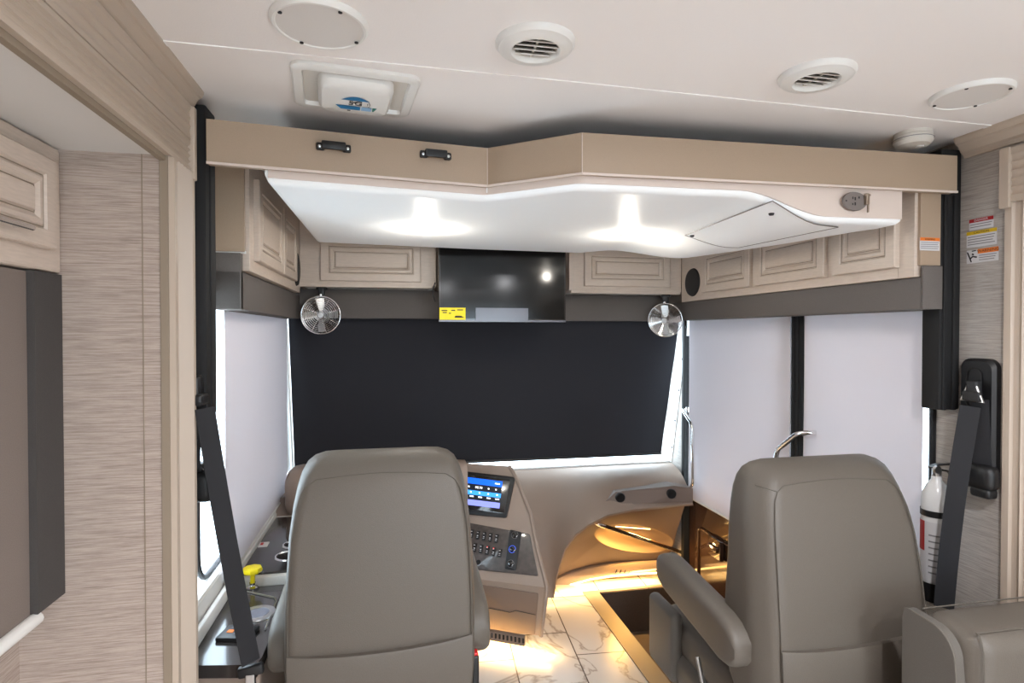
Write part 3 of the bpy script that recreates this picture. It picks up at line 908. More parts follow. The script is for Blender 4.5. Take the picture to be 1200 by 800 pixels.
# ceiling lamps towards the rear of the coach
k = 0
for (x, y, lab) in ((.75, .15, 'round ceiling lamp nearest above the camera'), (1.25, -.9, 'round ceiling lamp at right behind the camera'), (.65, -1.9, 'round ceiling lamp furthest behind the camera')):
    M = Matrix.Translation((x, y, ZC)) @ DOWN
    t = thing('ceiling_lamp', M.translation, lab, 'ceiling light', 'round ceiling lamps')
    MB().lathe([(.06, 0), (.06, .005), (.052, .009), (.045, .009)], M, 32).build('rim', 'white_plastic', t, 40)
    MB().lathe([(.046, .008), (0, .009)], M, 32).build('diffuser', 'ceiling_lamp', t)
    ld = bpy.data.lights.new('ceiling_lamp_light', 'AREA'); ld.shape = 'DISK'; ld.size = .11; ld.energy = 18; ld.color = (.97, .97, 1); ld.spread = R(175)
    lo = bpy.data.objects.new('ceiling_lamp_light', ld); COL.objects.link(lo); lo.location = (x, y, ZC-.012)

# ------------------------------------------------------------------ seats
def sect(w, t, yc, z, rear=.75, n=8, r=.05):
    """rounded section: widest at the front two thirds, narrower rear face (towards -Y)"""
    pts = []
    hw = w/2; hr = hw*rear
    of = min(.07, t*.42)
    corners = [(hr, yc-t/2, r), (hw, yc-t/2+of, r*.5), (hw, yc+t/2, r), (-hw, yc+t/2, r), (-hw, yc-t/2+of, r*.5), (-hr, yc-t/2, r)]
    m = len(corners)
    for i, (x, y, rr) in enumerate(corners):
        p = V((x, y)); a = V(corners[i-1][:2]); c = V(corners[(i+1) % m][:2])
        da = (a-p); dc = (c-p); rr = min(rr, da.length*.45, dc.length*.45)
        A = p+da.normalized()*rr; C = p+dc.normalized()*rr
        for k in range(n):
            s_ = k/(n-1)
            q_ = A*(1-s_)**2+p*2*s_*(1-s_)+C*s_*s_
            pts.append(V((q_.x, q_.y, z)))
    return pts


def make_seat(loc, label, rear):
    t = thing('captain_chair', loc, label, 'seat', 'grey captain chairs')
    O = V(loc)
    # back: (z, width, thickness, yc)   local y=0 is the rear face at mid height
    prof = [(.46, .50, .19, .095), (.52, .53, .21, .100), (.62, .545, .228, .104), (.72, .546, .225, .106), (.80, .545, .212, .107), (.88, .540, .198, .110),
            (.98, .530, .185, .120), (1.05, .516, .172, .130), (1.10, .497, .158, .138), (1.135, .476, .138, .143), (1.160, .448, .112, .147), (1.176, .408, .084, .149), (1.186, .352, .05, .151), (1.191, .27, .012, .152)]
    rings = []
    for (z, w, th, yc) in prof:
        k = max(0, (z-.95)/.24)
        rings.append([p+O for p in sect(w, th, yc, z, rear=rear-.07*k*k, r=.045)])
    MB().loft(rings).build('backrest', 'seat_vinyl', t, 50)
    # piping on the rear face
    pb = []

    def rear_pt(z, fr):
        for (z0_, w0, t0, y0), (z1_, w1_, t1, y1) in zip(prof, prof[1:]):
            if z0_ <= z <= z1_:
                f_ = (z-z0_)/(z1_-z0_); w = w0+(w1_-w0)*f_; th = t0+(t1-t0)*f_; yc = y0+(y1-y0)*f_
                k = max(0, (z-.95)/.24)
                return O+V((fr*w/2*(rear-.07*k*k), yc-th/2-.0005, z))
    zs = [.47+.02*i for i in range(32)]
    left = [rear_pt(z, -.965) for z in zs]
    right = [rear_pt(z, .965) for z in zs]
    topc = [rear_pt(1.128+.010*math.sin(PI*i/12), -.84+1.68*i/12) for i in range(13)]
    MB().tube(left+[rear_pt(1.112, -.935)]+topc+[rear_pt(1.112, .935)]+list(reversed(right)), .0016, 5).tube([rear_pt(1.112, -.935), O+V((-.232, .105, 1.125))], .0014, 5).build('piping', 'seam', t, 50)
    # lower pocket panel with a sagging top edge
    g0, g1 = [], []
    cols = 17
    ringsp = []
    for i in range(cols):
        fr = -.97+1.94*i/(cols-1)
        zt2 = .675+.014*(fr*fr)+.006*fr
        bul = .013*(1-fr**4)
        col = [rear_pt(.47, fr)+V((0, -.001, 0)), rear_pt(.5, fr)+V((0, -.006-bul, 0)), rear_pt(.6, fr)+V((0, -.006-bul, 0)), rear_pt(zt2-.008, fr)+V((0, -.005-bul, 0)), rear_pt(zt2, fr)+V((0, -.002-bul, 0)), rear_pt(zt2, fr)+V((0, .003, 0))]
        ringsp.append(col)
    MB().loft(ringsp, cap=False, closed=False).build('back_pocket', 'seat_vinyl', t, 50)
    # seat cushion + skirt
    MB().rbox(O+V((0, .40, .44)), (.52, .54, .15), .055, 4).build('seat_cushion', 'seat_vinyl', t, 50)
    MB().rbox(O+V((0, .40, .34)), (.56, .52, .12), .04, 3).build('skirt', 'seat_vinyl_side', t, 50)
    for sx in (-1, 1):
        MB().rbox(O+V((sx*.275, .58, .42)), (.045, .20, .26), .02, 3).build('side_bolster', 'seat_vinyl_side', t, 50)
    # armrests
    for sx in (-1, 1):
        pts = []
        for i in range(9):
            s_ = i/8
            pts.append((O.y+.08+.47*s_, .085 if 0 < i < 8 else .06, .125-.03*s_, .635+.055*s_-.015))
        rr = []
        prof_a = [(0, .35), (.015, .66), (.04, .88), (.08, 1), (.25, 1), (.42, 1), (.465, .9), (.485, .72), (.493, .45)]
        for dy, sc in prof_a:
            s_ = dy/.49
            h = (.15-.022*s_)*sc; w = .080*(.7+.3*sc); zc = .645+.062*s_
            cx = O.x+sx*.288
            rr.append([V((p.x, O.y+.06+dy, p.z)) for p in rrect((cx, 0, zc), w, h, min(w, h)*.34, XV, ZV, 5)])
        ao = MB().loft(rr).build('armrest', 'seat_vinyl', t, 60)
        c0 = O+V((sx*.285, .13, .62))
        MB().lathe([(0, -.03), (.028, -.03), (.028, .03), (0, .03)], frame_M(c0, (0, 1, 0), (0, 0, 1)), 20).build('armrest_pivot', 'seat_metal', ao, 40)
    # pedestal
    MB().rbox(O+V((0, .38, .24)), (.36, .38, .10), .02).rbox(O+V((0, .38, .11)), (.30, .34, .20), .03).rbox(O+V((0, .38, .01)), (.42, .44, .02), .006).build('pedestal', 'seat_metal', t, 40)
    MB().tube([O+V((-.30, .30, .50)), O+V((-.305, .26, .44)), O+V((-.30, .2, .40))], .008).build('recline_lever', 'satin_metal', t, 40)
    return t


ds = make_seat((-.033, 1.60, 0), "grey driver's captain chair seen from behind, left of the centre dash screen", .97)
ds.scale = (.95, 1, .995)
ps = make_seat((1.268, 1.40, 0), 'grey passenger captain chair seen from behind in front of the right side shades', .86)
ps.scale = (1.04, 1, .965)
# inner belt buckle on the driver seat
bO = at(556.5, 768, Y=1.66); bO.x = -.033+(bO.x+.033)/.95
bb = MB().rbox(bO+V((0, 0, -.04)), (.022, .035, .10), .006).build('buckle_stalk', 'black_plastic', ds, 40)
MB().rbox(bO+V((0, 0, .012)), (.018, .026, .012), .004).build('release_button', 'red_plastic', bb, 40)

# ------------------------------------------------------------------ sofa at lower right
t = thing('sofa', (1.6, 1.1, 0), 'grey upholstered sofa end at lower right against the passenger chair', 'sofa')
SX = 1.277
rings = []
def side_prof(x):
    pts = [(1.25, 0), (1.25, .80), (1.245, .822), (1.235, .825)]
    for k in range(9):
        a = R(90*k/8)
        pts.append((1.175-.065*math.sin(a), .755+.066*math.cos(a)))
    pts += [(1.095, .6), (1.085, .3), (1.08, 0)]
    return [V((x, y, z)) for y, z in pts]
MB().loft([side_prof(SX), side_prof(SX+.028)]).build('side_panel', 'seat_vinyl_side', t, 30)
MB().tube([p+V((.003, 0, 0)) for p in side_prof(SX)[2:]], .003, 6).build('piping', 'seam', t, 50)
MB().rbox((SX+.03+.35, 1.155, .55), (.70, .17, .56), .05, 5).build('back_cushion', 'seat_vinyl', t, 50)
MB().tube([V((SX+.045, 1.095, .829)), V((SX+.72, 1.095, .829))], .002, 5).tube([V((SX+.048, 1.09, .828)), V((SX+.04, 1.072, .79)), V((SX+.04, 1.07, .45))], .002, 5).tube([V((SX+.045, 1.235, .822)), V((SX+.72, 1.235, .822))], .002, 5).build('seam_line', 'seam', t, 50)
MB().rbox((SX+.38, .84, .36), (.68, .50, .18), .05, 4).build('seat_cushion', 'seat_vinyl', t, 50)
MB().box(SX+.03, SX+.73, .62, 1.24, 0, .27, .01).build('base', 'seat_vinyl_side', t, 40)

# ------------------------------------------------------------------ left slide: cabinet + window dressing
LX = -.692
t = thing('wall_cabinet', (-.76, .7, 1.655), 'cream wall cabinet at upper left with a chrome bar pull', 'cabinet')
MB().box(SLX+.001, LX-.018, -1.0, 1.438, 1.655, ZS-.002, .006).build('body', 'cabinet_cream', t)
for y1 in (1.385, .60, -.18):
    d_ = door(t, (LX-.018, y1-.75, 1.70), (0, 1, 0), (0, 0, 1), .75, .185)
    yy = y1-.13
    if y1 > 1: yy = at(37, 262, X=LX+.02).y
    MB().tube([V((LX+.022, yy-.15, 1.725)), V((LX+.022, yy, 1.725))], .0055, 8).tube([V((LX+.0, yy-.02, 1.725)), V((LX+.022, yy-.02, 1.725))], .004, 6).tube([V((LX, yy-.13, 1.725)), V((LX+.022, yy-.13, 1.725))], .004, 6).build('bar_handle', 'chrome', d_, 40)
t = thing('slide_window_shade', (-.72, .6, .95), 'dark grey roller shade with a white hem bar beside the wallpapered wall at far left', 'window shade')
LS = -.712
MB().box(LS-.014, LS-.010, -.6, 1.335, .955, 1.65).build('shade_fabric', 'taupe_shade', t)
MB().tube([V((LS-.006, -.6, .943)), V((LS-.006, at(43, 727, X=LS-.006).y, .943))], .0135, 12).build('hem_bar', 'white_plastic', t, 40)
b = MB(); b.prism([V((LS-.075, 1.338, .955)), V((LS-.075, 1.437, .955+.0)), V((LS-.075, 1.437, 1.652)), V((LS-.075, 1.338, 1.652))], (.078, 0, 0))
tag(b.build('window_valance', 'dark_grey_fabric', None, 30), 'dark grey upholstered vertical side valance between the far left shade and wallpapered wall', 'valance', 'grey padded valances')

# ------------------------------------------------------------------ dashboard, passenger side
da = thing('dashboard', (.7, 3.2, 0), 'taupe moulded dashboard under the windshield with radio display, switches and a lit recess', 'dashboard')
# cowl: sill line -> lip line with an arch cut out
lip = [(at(px, py, Y=3.05)) for px, py in ((648, 700), (651, 680), (655, 662), (662, 642), (674, 626), (690, 614), (712, 603), (740, 597), (770, 594), (798, 591), (812, 590))]
SILL_Y, SILL_Z = 3.43, at(700, 546.5, Y=3.43).z
sill = []
for k, p in enumerate(lip):
    sill.append(p)
rings = []
top_x = [lip[0].x-.02+(1.742-lip[0].x+.02)*(k/(len(lip)-1))**1.0 for k in range(len(lip))]
nseg = 12
lip[0].z = max(lip[0].z, .02)
cols = []
for k, p in enumerate(lip):
    T_ = V((top_x[k], SILL_Y, SILL_Z)); T_.x = top_x[k]
    P2 = V((p.x, p.y-.0, p.z))
    mid = T_.lerp(P2, .5)+V((-.02, -.07, .085))
    col = []
    for i in range(nseg+1):
        s_ = i/nseg
        q_ = T_*(1-s_)**2+mid*2*s_*(1-s_)+P2*s_*s_
        col.append(q_)
    cols.append(col)
b = MB(); b.loft(cols, cap=False, closed=False)
# lip thickness curling inward
b.loft([[c[-1] for c in cols], [c[-1]+V((.006, .004, -.012)) for c in cols], [c[-1]+V((.012, .03, -.016)) for c in cols], [c[-1]+V((.012, .20, -.012)) for c in cols]], cap=False, closed=False)
# body left of arch
colL = cols[0]
b.loft([[p for p in colL], [V((p.x-.75, p.y, p.z)) for p in colL]], cap=False, closed=False)
b.build('cowl', 'dash_plastic', da, 50)
# inner panel (set back) with an oval recess
IY = 3.19
KP, KN = V((0, 3.12, .58)), V((0, 1, .52)).normalized()
ky = lambda z: 3.12+.52*(.58-z)
el_c = at(744, 631, P=KP, n=KN); IY = el_c.y; ew, eh = .262, .095
pan = []
def inner_ring(scale, y):
    pts = []
    for k in range(48):
        a = 2*PI*k/48
        ex = ew*scale*math.cos(a); ez = eh*scale*math.sin(a)-ex*.24
        pts.append(V((el_c.x+ex, ky(el_c.z+ez)+y, el_c.z+ez)))
    return pts
def outer_ring(y):
    pts = []
    x0, x1, z0_, z1_ = .84, 1.69, .0, .60
    for k in range(48):
        a = 2*PI*k/48; c_, s_ = math.cos(a), math.sin(a)
        tx = ((x1-el_c.x) if c_ > 0 else (el_c.x-x0))/max(abs(c_), 1e-6); tz = ((z1_-el_c.z) if s_ > 0 else (el_c.z-z0_))/max(abs(s_), 1e-6)
        tt = min(tx, tz)
        while s_ > 0 and el_c.z+s_*tt > interp([(q.x, q.z) for q in lip], el_c.x+c_*tt)+.02 and tt > .1: tt -= .004
        if c_ < 0: 
            while el_c.x+c_*tt < lip[0].x+.02: tt -= .004
        pts.append(V((el_c.x+c_*tt, ky(el_c.z+s_*tt)+y, el_c.z+s_*tt)))
    return pts
b = MB(); b.loft([outer_ring(0), inner_ring(1.04, 0), inner_ring(1.0, .006), inner_ring(.9, .035), inner_ring(.7, .055), inner_ring(.35, .062), inner_ring(.02, .063)], cap=False)
b.build('kick_panel', 'dash_panel', da, 50)
# foot moulding with vent slots above the light strip
fm = [at(px, py, P=KP-V((0, .02, 0)), n=KN) for px, py in ((641, 690), (652, 683), (668, 676), (690, 670), (715, 666), (740, 664), (775, 662), (800, 661))]
b = MB(); rr = []
for k, p in enumerate(fm):
    d_ = (fm[min(k+1, 7)]-fm[max(k-1, 0)]).normalized(); n2 = V((d_.y, -d_.x, 0))
    rr.append([p+n2*.0+V((0, 0, .035)), p+n2*.018+V((0, 0, .03)), p+n2*.030+V((0, 0, .01)), p+n2*.026+V((0, 0, -.03)), p-n2*.02+V((0, 0, -.03)), p-n2*.02+V((0, 0, .035))])
b.loft(rr); b.build('foot_moulding', 'dash_plastic', da, 40)
b = MB()
for k in range(4):
    p = at(722+5*k, 669, P=KP-V((0, .05, 0)), n=KN); b.rbox(p+V((0, 0, .0)), (.006, .012, .022), .002, 2, Matrix.Rotation(.4, 4, 'Y'))
b.build('vent_slot', 'vent_dark', da)
b = MB(); b.tube([p+V((0, -.02, -.038)) for p in fm], 0, flat=(.012, .006, V((0, 0, 1)))); b.build('light_strip', 'led_warm', da)
# raised pad with two round buttons
pc_ = [at(px, py, Y=yy) for px, py, yy in ((702, 594, 3.105), (722, 576, 3.115), (790, 569, 3.075), (812, 572, 3.06), (812, 588, 3.045), (760, 589, 3.06), (730, 592, 3.075))]
b = MB(); b.prism(pc_, (0, .10, 0)); 
pad = b.build('switch_pad', 'dash_dark', da)
for px, py, yy in ((727, 583, 3.093), (787, 578.5, 3.06)):
    p = at(px, py, Y=yy)
    MB().lathe([(0, .010), (.024, .009), (.028, .004), (.028, -.01)], frame_M(p, (1, 0, 0), (0, 0, 1)), 24).build('round_button', 'black_plastic', pad, 40)
# warm courtesy lights in the recess
MB().tube([V((el_c.x-.13, ky(el_c.z+.09)+.03, el_c.z+.088)), V((el_c.x+.10, ky(el_c.z+.05)+.03, el_c.z+.050))], .0025).build('recess_light', 'led_warm', da, 40)
# grab bar
ga, gb_ = at(699, 613, P=KP-V((0, .045, 0)), n=KN), at(802, 648, P=KP-V((0, .045, 0)), n=KN)
t = thing('grab_bar', ((ga+gb_)/2), 'dark diagonal grab bar with chrome ends across the lit dashboard recess', 'grab bar')
dd = (gb_-ga).normalized()
MB().tube([ga+dd*.05, gb_-dd*.05], .0115, 12).build('bar', 'dark_bar', t, 40)
for p, q_ in ((ga, 1), (gb_, -1)):
    MB().tube([p+V((0, .05, 0)), p+V((0, .015, 0)), p+dd*.015*q_, p+dd*.06*q_], .013, 12).build('end_bracket', 'chrome', t, 50)

# ------------------------------------------------------------------ centre stack (angled to the driver)
Bp, Cp, Tp = V((.685, 2.667, .09)), V((.700, 2.613, .334)), V((.605, 3.04, .825))
r = V((.883, -.469, 0)).normalized()
w = (Tp-Cp); w = w-r*w.dot(r); wl = w.length; w = w.normalized(); nf = r.cross(w).normalized()
if nf.y > 0: nf = -nf
w2 = (Cp-Bp); w2 = (w2-r*w2.dot(r)); w2l = w2.length; w2 = w2.normalized(); nf2 = r.cross(w2).normalized()
if nf2.y > 0: nf2 = -nf2
stk = da


def fst(px, py, lower=False):
    O_, ww, nn = (Cp, w2, nf2) if lower else (Cp, w, nf)
    p = at(px, py, P=O_, n=nn); d_ = p-O_
    return d_.dot(r), d_.dot(ww)


def fp(s_, t_, h=0, lower=False):
    O_, ww, nn = (Cp, w2, nf2) if lower else (Cp, w, nf)
    return O_+r*s_+ww*t_+nn*h


LW = .85
e = [fst(634, 745, True), (0, 0), fst(629, 640), fst(622, 603), fst(606, 562), fst(597, 546)]
prof = [fp(*e[0], lower=True), fp(0, 0)]+[fp(*q_) for q_ in e[2:]]
prof.append(prof[-1]+V((-.01, .10, -.02))); prof.append(prof[-1]+V((.02, .20, -.08)))
left = [p-r*LW for p in prof]
b = MB()
b.loft([prof, left], cap=False, closed=False)
# right cheek going straight back
bk_ = [V((p.x+.02, 3.35, max(.02, min(p.z-.01, .735)))) for p in prof]
b.loft([prof, bk_], cap=False, closed=False)
b.build('stack_body', 'dash_plastic', stk, 30)
MB().tube(prof[:-2], .010, 8).build('edge_roll', 'dash_plastic', stk, 60)


def quad_plate(corners, name, material, parent, h0, h1, lower=False, r_=.008):
    pts = [V((q_[0], q_[1])) for q_ in corners]
    # rounded corners
    out_ = []
    m = len(pts)
    for i, p in enumerate(pts):
        a = pts[i-1]-p; c = pts[(i+1) % m]-p; rr_ = min(r_, a.length*.4, c.length*.4)
        A = p+a.normalized()*rr_; C = p+c.normalized()*rr_
        for k in range(5):
            s_ = k/4; q_ = A*(1-s_)**2+p*2*s_*(1-s_)+C*s_*s_; out_.append(q_)
    ra = [fp(q_.x, q_.y, h0, lower) for q_ in out_]; rb2 = [fp(q_.x, q_.y, h1, lower) for q_ in out_]
    cen = sum((V((q_.x, q_.y)) for q_ in out_), V((0, 0)))/len(out_)
    rc = [fp(cen.x+(q_.x-cen.x)*.97, cen.y+(q_.y-cen.y)*.97, h1+.0015, lower) for q_ in out_]
    return MB().loft([ra, rb2, rc]).build(name, material, parent, 30)


rad = quad_plate([fst(541, 602), fst(594, 607), fst(604, 560), fst(536, 552)], 'display_bezel', 'black_plastic', stk, 0, .014, r_=.014)
quad_plate([fst(542, 597), fst(592, 603), fst(599, 563.5), fst(537, 556.5)], 'display_glass', 'piano_black', rad, .014, .0165)


def scr(u, v, h=.019):   # u,v 0..1 across the lit picture
    a, b_, c, d_ = fst(534.5, 558.5), fst(590, 565.5), fst(586.3, 597), fst(540, 591.5)
    x = (a[0]*(1-u)+b_[0]*u)*(1-v)+(d_[0]*(1-u)+c[0]*u)*v
    y = (a[1]*(1-u)+b_[1]*u)*(1-v)+(d_[1]*(1-u)+c[1]*u)*v
    return fp(x, y, h)


def srect(u0, v0, u1, v1, h=.019): return [scr(u0, v0, h), scr(u1, v0, h), scr(u1, v1, h), scr(u0, v1, h)]


MB().prism(srect(0, 0, 1, 1, .0182), nf*.0004).build('display_picture', 'screen_dark', rad)
MB().prism(srect(0, 0, 1, .22), nf*.0003).build('display_picture', 'screen_blue', rad)
MB().prism(srect(0, .46, 1, .62), nf*.0003).build('display_picture', 'screen_sky', rad)
MB().prism(srect(0, .80, 1, 1), nf*.0003).build('display_picture', 'screen_pale', rad)
tm = MB()
c0, c1, c2 = scr(.5, .34, .0196), scr(.8, .34, .0196), scr(.5, .2, .0196)
tm.text('98.70', .017, frame_M(c0, c1-c0, c2-c0), .0002, sx=1.1)
for u in (.12, .28, .72, .88):
    tm.prism(srect(u-.015, .31, u+.015, .36, .0194), nf*.0003)
for k in range(5):
    u = .08+.2*k
    tm.prism(srect(u, .66, u+.09, .70, .0194), nf*.0003); tm.prism(srect(u+.02, .5, u+.05, .55, .0194), nf*.0003)
tm.prism(srect(.08, .09, .2, .13, .0194), nf*.0003); tm.prism(srect(.85, .09, .95, .13, .0194), nf*.0003)
tm.build('display_text', 'screen_white', rad)

swp = quad_plate([fst(548, 663), fst(556, 667), fst(631, 675), fst(621, 626), fst(546, 612)], 'switch_plate', 'switch_panel', stk, 0, .006, r_=.008)
for row, (xa, ya, xb2, yb2) in enumerate(((553.5, 626, 582.5, 631.5), (557, 642, 586.5, 648.5))):
    for k in range(5):
        f_ = k/4
        s_, t_ = fst(xa+(xb2-xa)*f_, ya+(yb2-ya)*f_)
        Mx = frame_M(fp(s_, t_, .006), r, w)
        sw = MB(); sw.rbox((0, 0, .004), (.017, .042, .010), .003, 2); sw.rbox((0, .010, .009), (.014, .018, .008), .003, 2, Matrix.Rotation(R(-14), 4, 'X')); sw.bm.transform(Mx)
        so = sw.build('rocker_switch', 'black_plastic', stk, 30)
        ic = MB(); ic.rbox((0, .010, .0145), (.008, .003, .001)); ic.rbox((0, -.004, .0095), (.007, .004, .001)); ic.rbox((0, -.012, .0095), (.008, .002, .001)); ic.bm.transform(Mx)
        ic.build('switch_icon', 'paper', so)
        if row == 1 and k in (2, 3):
            lm = MB(); lm.rbox((0, .014, .0155), (.006, .004, .001)); lm.bm.transform(Mx); lm.build('indicator', 'red_lamp', so)
kp = quad_plate([fst(592, 667), fst(605, 669), fst(612, 624), fst(598, 621)], 'climate_plate', 'black_plastic', stk, .006, .011, r_=.01)
for px, py, col in ((604, 627.5, None), (601, 644, 'blue'), (599, 661, None)):
    s_, t_ = fst(px, py); Mx = frame_M(fp(s_, t_, .011), r, w)
    if Mx.to_3x3().col[2].dot(nf) < 0: Mx = Mx @ Matrix.Rotation(PI, 4, 'Y')
    MB().lathe([(.015, 0), (.015, .004), (.011, .006), (.010, .018), (0, .019)], Mx, 24).build('dial', 'piano_black', kp, 40)
    MB().tube([Mx @ V((.017*math.cos(a), .017*math.sin(a), .002)) for a in [PI*(.0+1.8*k/16) for k in range(17)]], .0009, 4).build('dial_marking', 'blue_lamp' if col else 'grey_ink', kp)
    MB().rbox((0, 0, 0), (.001, .001, .001)).bm.free()
s_, t_ = fst(561, 659)
Mx = frame_M(fp(s_, t_, .006), r, w)
MB().lathe([(0, .004), (.011, .004), (.013, 0)], Mx if Mx.to_3x3().col[2].dot(nf) > 0 else Mx @ Matrix.Rotation(PI, 4, 'Y'), 20).build('round_socket', 'black_matte', swp, 40)
# drawer in the lower box
dr = quad_plate([fst(566, 737, True), fst(627, 743, True), fst(631, 695, True), fst(560, 684, True)], 'drawer', 'dash_panel', stk, 0, .006, True, .01)
pl_ = [fst(563, 709, True), fst(598, 716, True), fst(605, 714, True), fst(628, 719, True)]
MB().tube([fp(q_[0], q_[1], .008, True) for q_ in pl_], .0018, 5).build('drawer_gap', 'ink', dr)
# vent grille at the bottom
va, vb2 = at(552, 737, Z=.105), at(616, 748, Z=.105)
vd = (vb2-va).normalized()
MB().tube([va-vd*.25+V((0, .02, -.02)), vb2+V((0, .02, -.02))], 0, flat=(.045, .02, V((0, 1, 0)))).build('toe_grille', 'dash_dark', stk)
b = MB()
for k in range(14):
    p = va.lerp(vb2, (k+.5)/14)
    b.rbox(p+V((-.0, .008, -.016)), (.009, .006, .022), .001)
b.build('grille_slot', 'vent_dark', stk)
b = MB(); b.tube([va-vd*.3+V((0, .03, -.048)), vb2+V((0, .03, -.048))], 0, flat=(.012, .006, V((0, 0, 1)))); b.build('light_strip', 'led_warm', stk)

# instrument hood at the far left of the dash
ih = da
rr = []
hx0 = at(333, 585, Y=2.9).x
for x, sc in ((hx0, .55), (hx0+.012, .8), (hx0+.035, .95), (hx0+.07, 1), (.2, 1), (.36, .9)):
    rr.append([V((x, p.y, p.z)) for p in rrect((0, 2.97, .755), .20*sc, .25*sc, .07*sc, YV, ZV, 5)])
MB().loft(rr).build('hood', 'dash_plastic', ih, 50)
MB().rbox((-.11, 2.868, .745), (.62, .012, .17), .004, 2, Matrix.Rotation(R(-12), 4, 'X')).build('instrument_screen', 'piano_black', ih, 40)
# lower driver dash body linking it to the floor
MB().prism([V((XL+.004, 2.86, .0)), V((XL+.004, 2.86, .60)), V((XL+.004, 3.0, .72)), V((XL+.004, 3.44, SILL_Z)), V((XL+.004, 3.44, 0))], (.50, 0, 0)).prism([V((-.05, 3.05, .0)), V((-.05, 3.05, .62)), V((-.05, 3.12, .74)), V((-.05, 3.44, SILL_Z)), V((-.05, 3.44, 0))], (.24, 0, 0)).build('lower_dash', 'dash_plastic', ih, 30)

# ------------------------------------------------------------------ driver side console
cs = thing('side_console', (-.44, 2.0, 0), 'dark glossy side console between the driver chair and left window', 'console')
CZ_ = .65
ne = [at(232, 764, Z=CZ_), at(318, 782, Z=CZ_)]
b = MB()
b.prism([V((-.548, 1.66, CZ_-.035)), V((-.36, 1.625, CZ_-.035)), V((-.352, 1.66, CZ_-.035)), V((-.352, 2.13, CZ_-.035)), V((-.548, 2.13, CZ_-.035))], (0, 0, .035))
b.build('near_top', 'console_gloss', cs, 30)
b = MB(); b.box(-.548, -.36, 1.67, 2.84, 0, CZ_-.036, .01); b.build('base', 'dash_plastic', cs)
b = MB(); b.box(-.548, -.335, 2.14, 2.85, CZ_-.035, CZ_+.028, .01); b.build('far_riser', 'offwhite_plastic', cs, 30)
b = MB(); b.box(-.530, -.336, 2.16, 2.80, CZ_+.028, CZ_+.036, .004); ft = b.build('far_top', 'console_gloss', cs, 30)
b = MB(); b.box(-.552, -.535, 1.66, 2.85, CZ_+.0, CZ_+.045, .006); b.build('window_ledge', 'white_plastic', cs, 30)
# cup holders and switch
for y, rr_ in ((2.30, .042), (2.42, .036), (2.68, .030)):
    M = Matrix.Translation((-.39, y, CZ_+.036))
    MB().lathe([(rr_, 0), (rr_+.003, .004), (rr_+.008, .004), (rr_+.010, 0)], M, 28).build('cup_ring', 'chrome', ft, 40)
    MB().lathe([(0, .001), (rr_, .001)], M, 28).build('cup_well', 'black_matte', ft)
p = at(309, 638, Z=CZ_+.037)
so = MB().rbox(p, (.035, .05, .006), .002).build('window_switch', 'white_plastic', ft, 30)
MB().rbox(p+V((-.006, 0, .004)), (.010, .02, .004), .001).build('switch_mark', 'red_plastic', so)
# parking brake knob
p = at(296, 689, Z=CZ_+.0)
kn = MB().lathe([(.022, 0), (.022, .006), (.016, .010), (.010, .012), (.010, .02)], Matrix.Translation(p), 24).build('knob_bezel', 'chrome', cs, 40)
MB().lathe([(.008, .01), (.008, .045), (.012, .050), (.030, .056), (.033, .064), (.030, .072), (0, .074)], Matrix.Translation(p), 8).build('brake_knob', 'yellow_plastic', kn, 40)
# tray with charging ring
tr = MB().tube([at(px, py, Z=CZ_+.002) for px, py in ((281, 690), (290, 693), (322, 700), (324, 704), (311, 737))], .003).build('tray_edge', 'satin_metal', cs, 40)
p = at(302, 719, Z=CZ_+.001)
MB().lathe([(.034, .0), (.034, .004), (.052, .004), (.054, 0)], Matrix.Translation(p), 32).build('charging_ring', 'satin_metal', cs, 40)
MB().lathe([(0, .003), (.034, .003)], Matrix.Translation(p), 32).build('charging_pad', 'film', cs)
# remote keypad lying on the console
p = at(279, 742, Z=CZ_+.006)
t = thing('remote_keypad', p, 'small black keypad with an orange button lying on the side console', 'remote control')
Mz = Matrix.Rotation(R(-14), 4, 'Z')
MB().rbox(p, (.095, .075, .012), .003, 2, Mz).build('case', 'black_plastic', t, 40)
MB().rbox(p+Mz @ V((-.022, .0, .006)), (.018, .016, .003), .001, 2, Mz).build('button', 'orange_ink', t)
for dx, dy in ((.0, .014), (.0, -.012), (.022, .014), (.022, -.012), (-.022, .02)):
    MB().rbox(p+Mz @ V((dx, dy, .006)), (.012, .010, .003), .001, 2, Mz).build('button', 'film', t)

# ------------------------------------------------------------------ grab handles at the door
a_, b_, c_, d_ = at(800, 480, X=1.70), at(811, 497, X=1.66), at(812.5, 566, X=1.66), at(804, 580, X=1.70)
t = thing('grab_rail', d_, 'tall chrome grab handle at the front edge of the entry door shade', 'grab handle', 'chrome door grab handles')


def smooth_path(pts, n=5):
    out_ = []
    for i in range(len(pts)):
        if i in (0, len(pts)-1): out_.append(pts[i]); continue
        p = pts[i]; a = (pts[i-1]-p); c = (pts[i+1]-p); rr_ = min(.03, a.length*.4, c.length*.4)
        A = p+a.normalized()*rr_; C = p+c.normalized()*rr_
        for k in range(n): s_ = k/(n-1); out_.append(A*(1-s_)**2+p*2*s_*(1-s_)+C*s_*s_)
    return out_


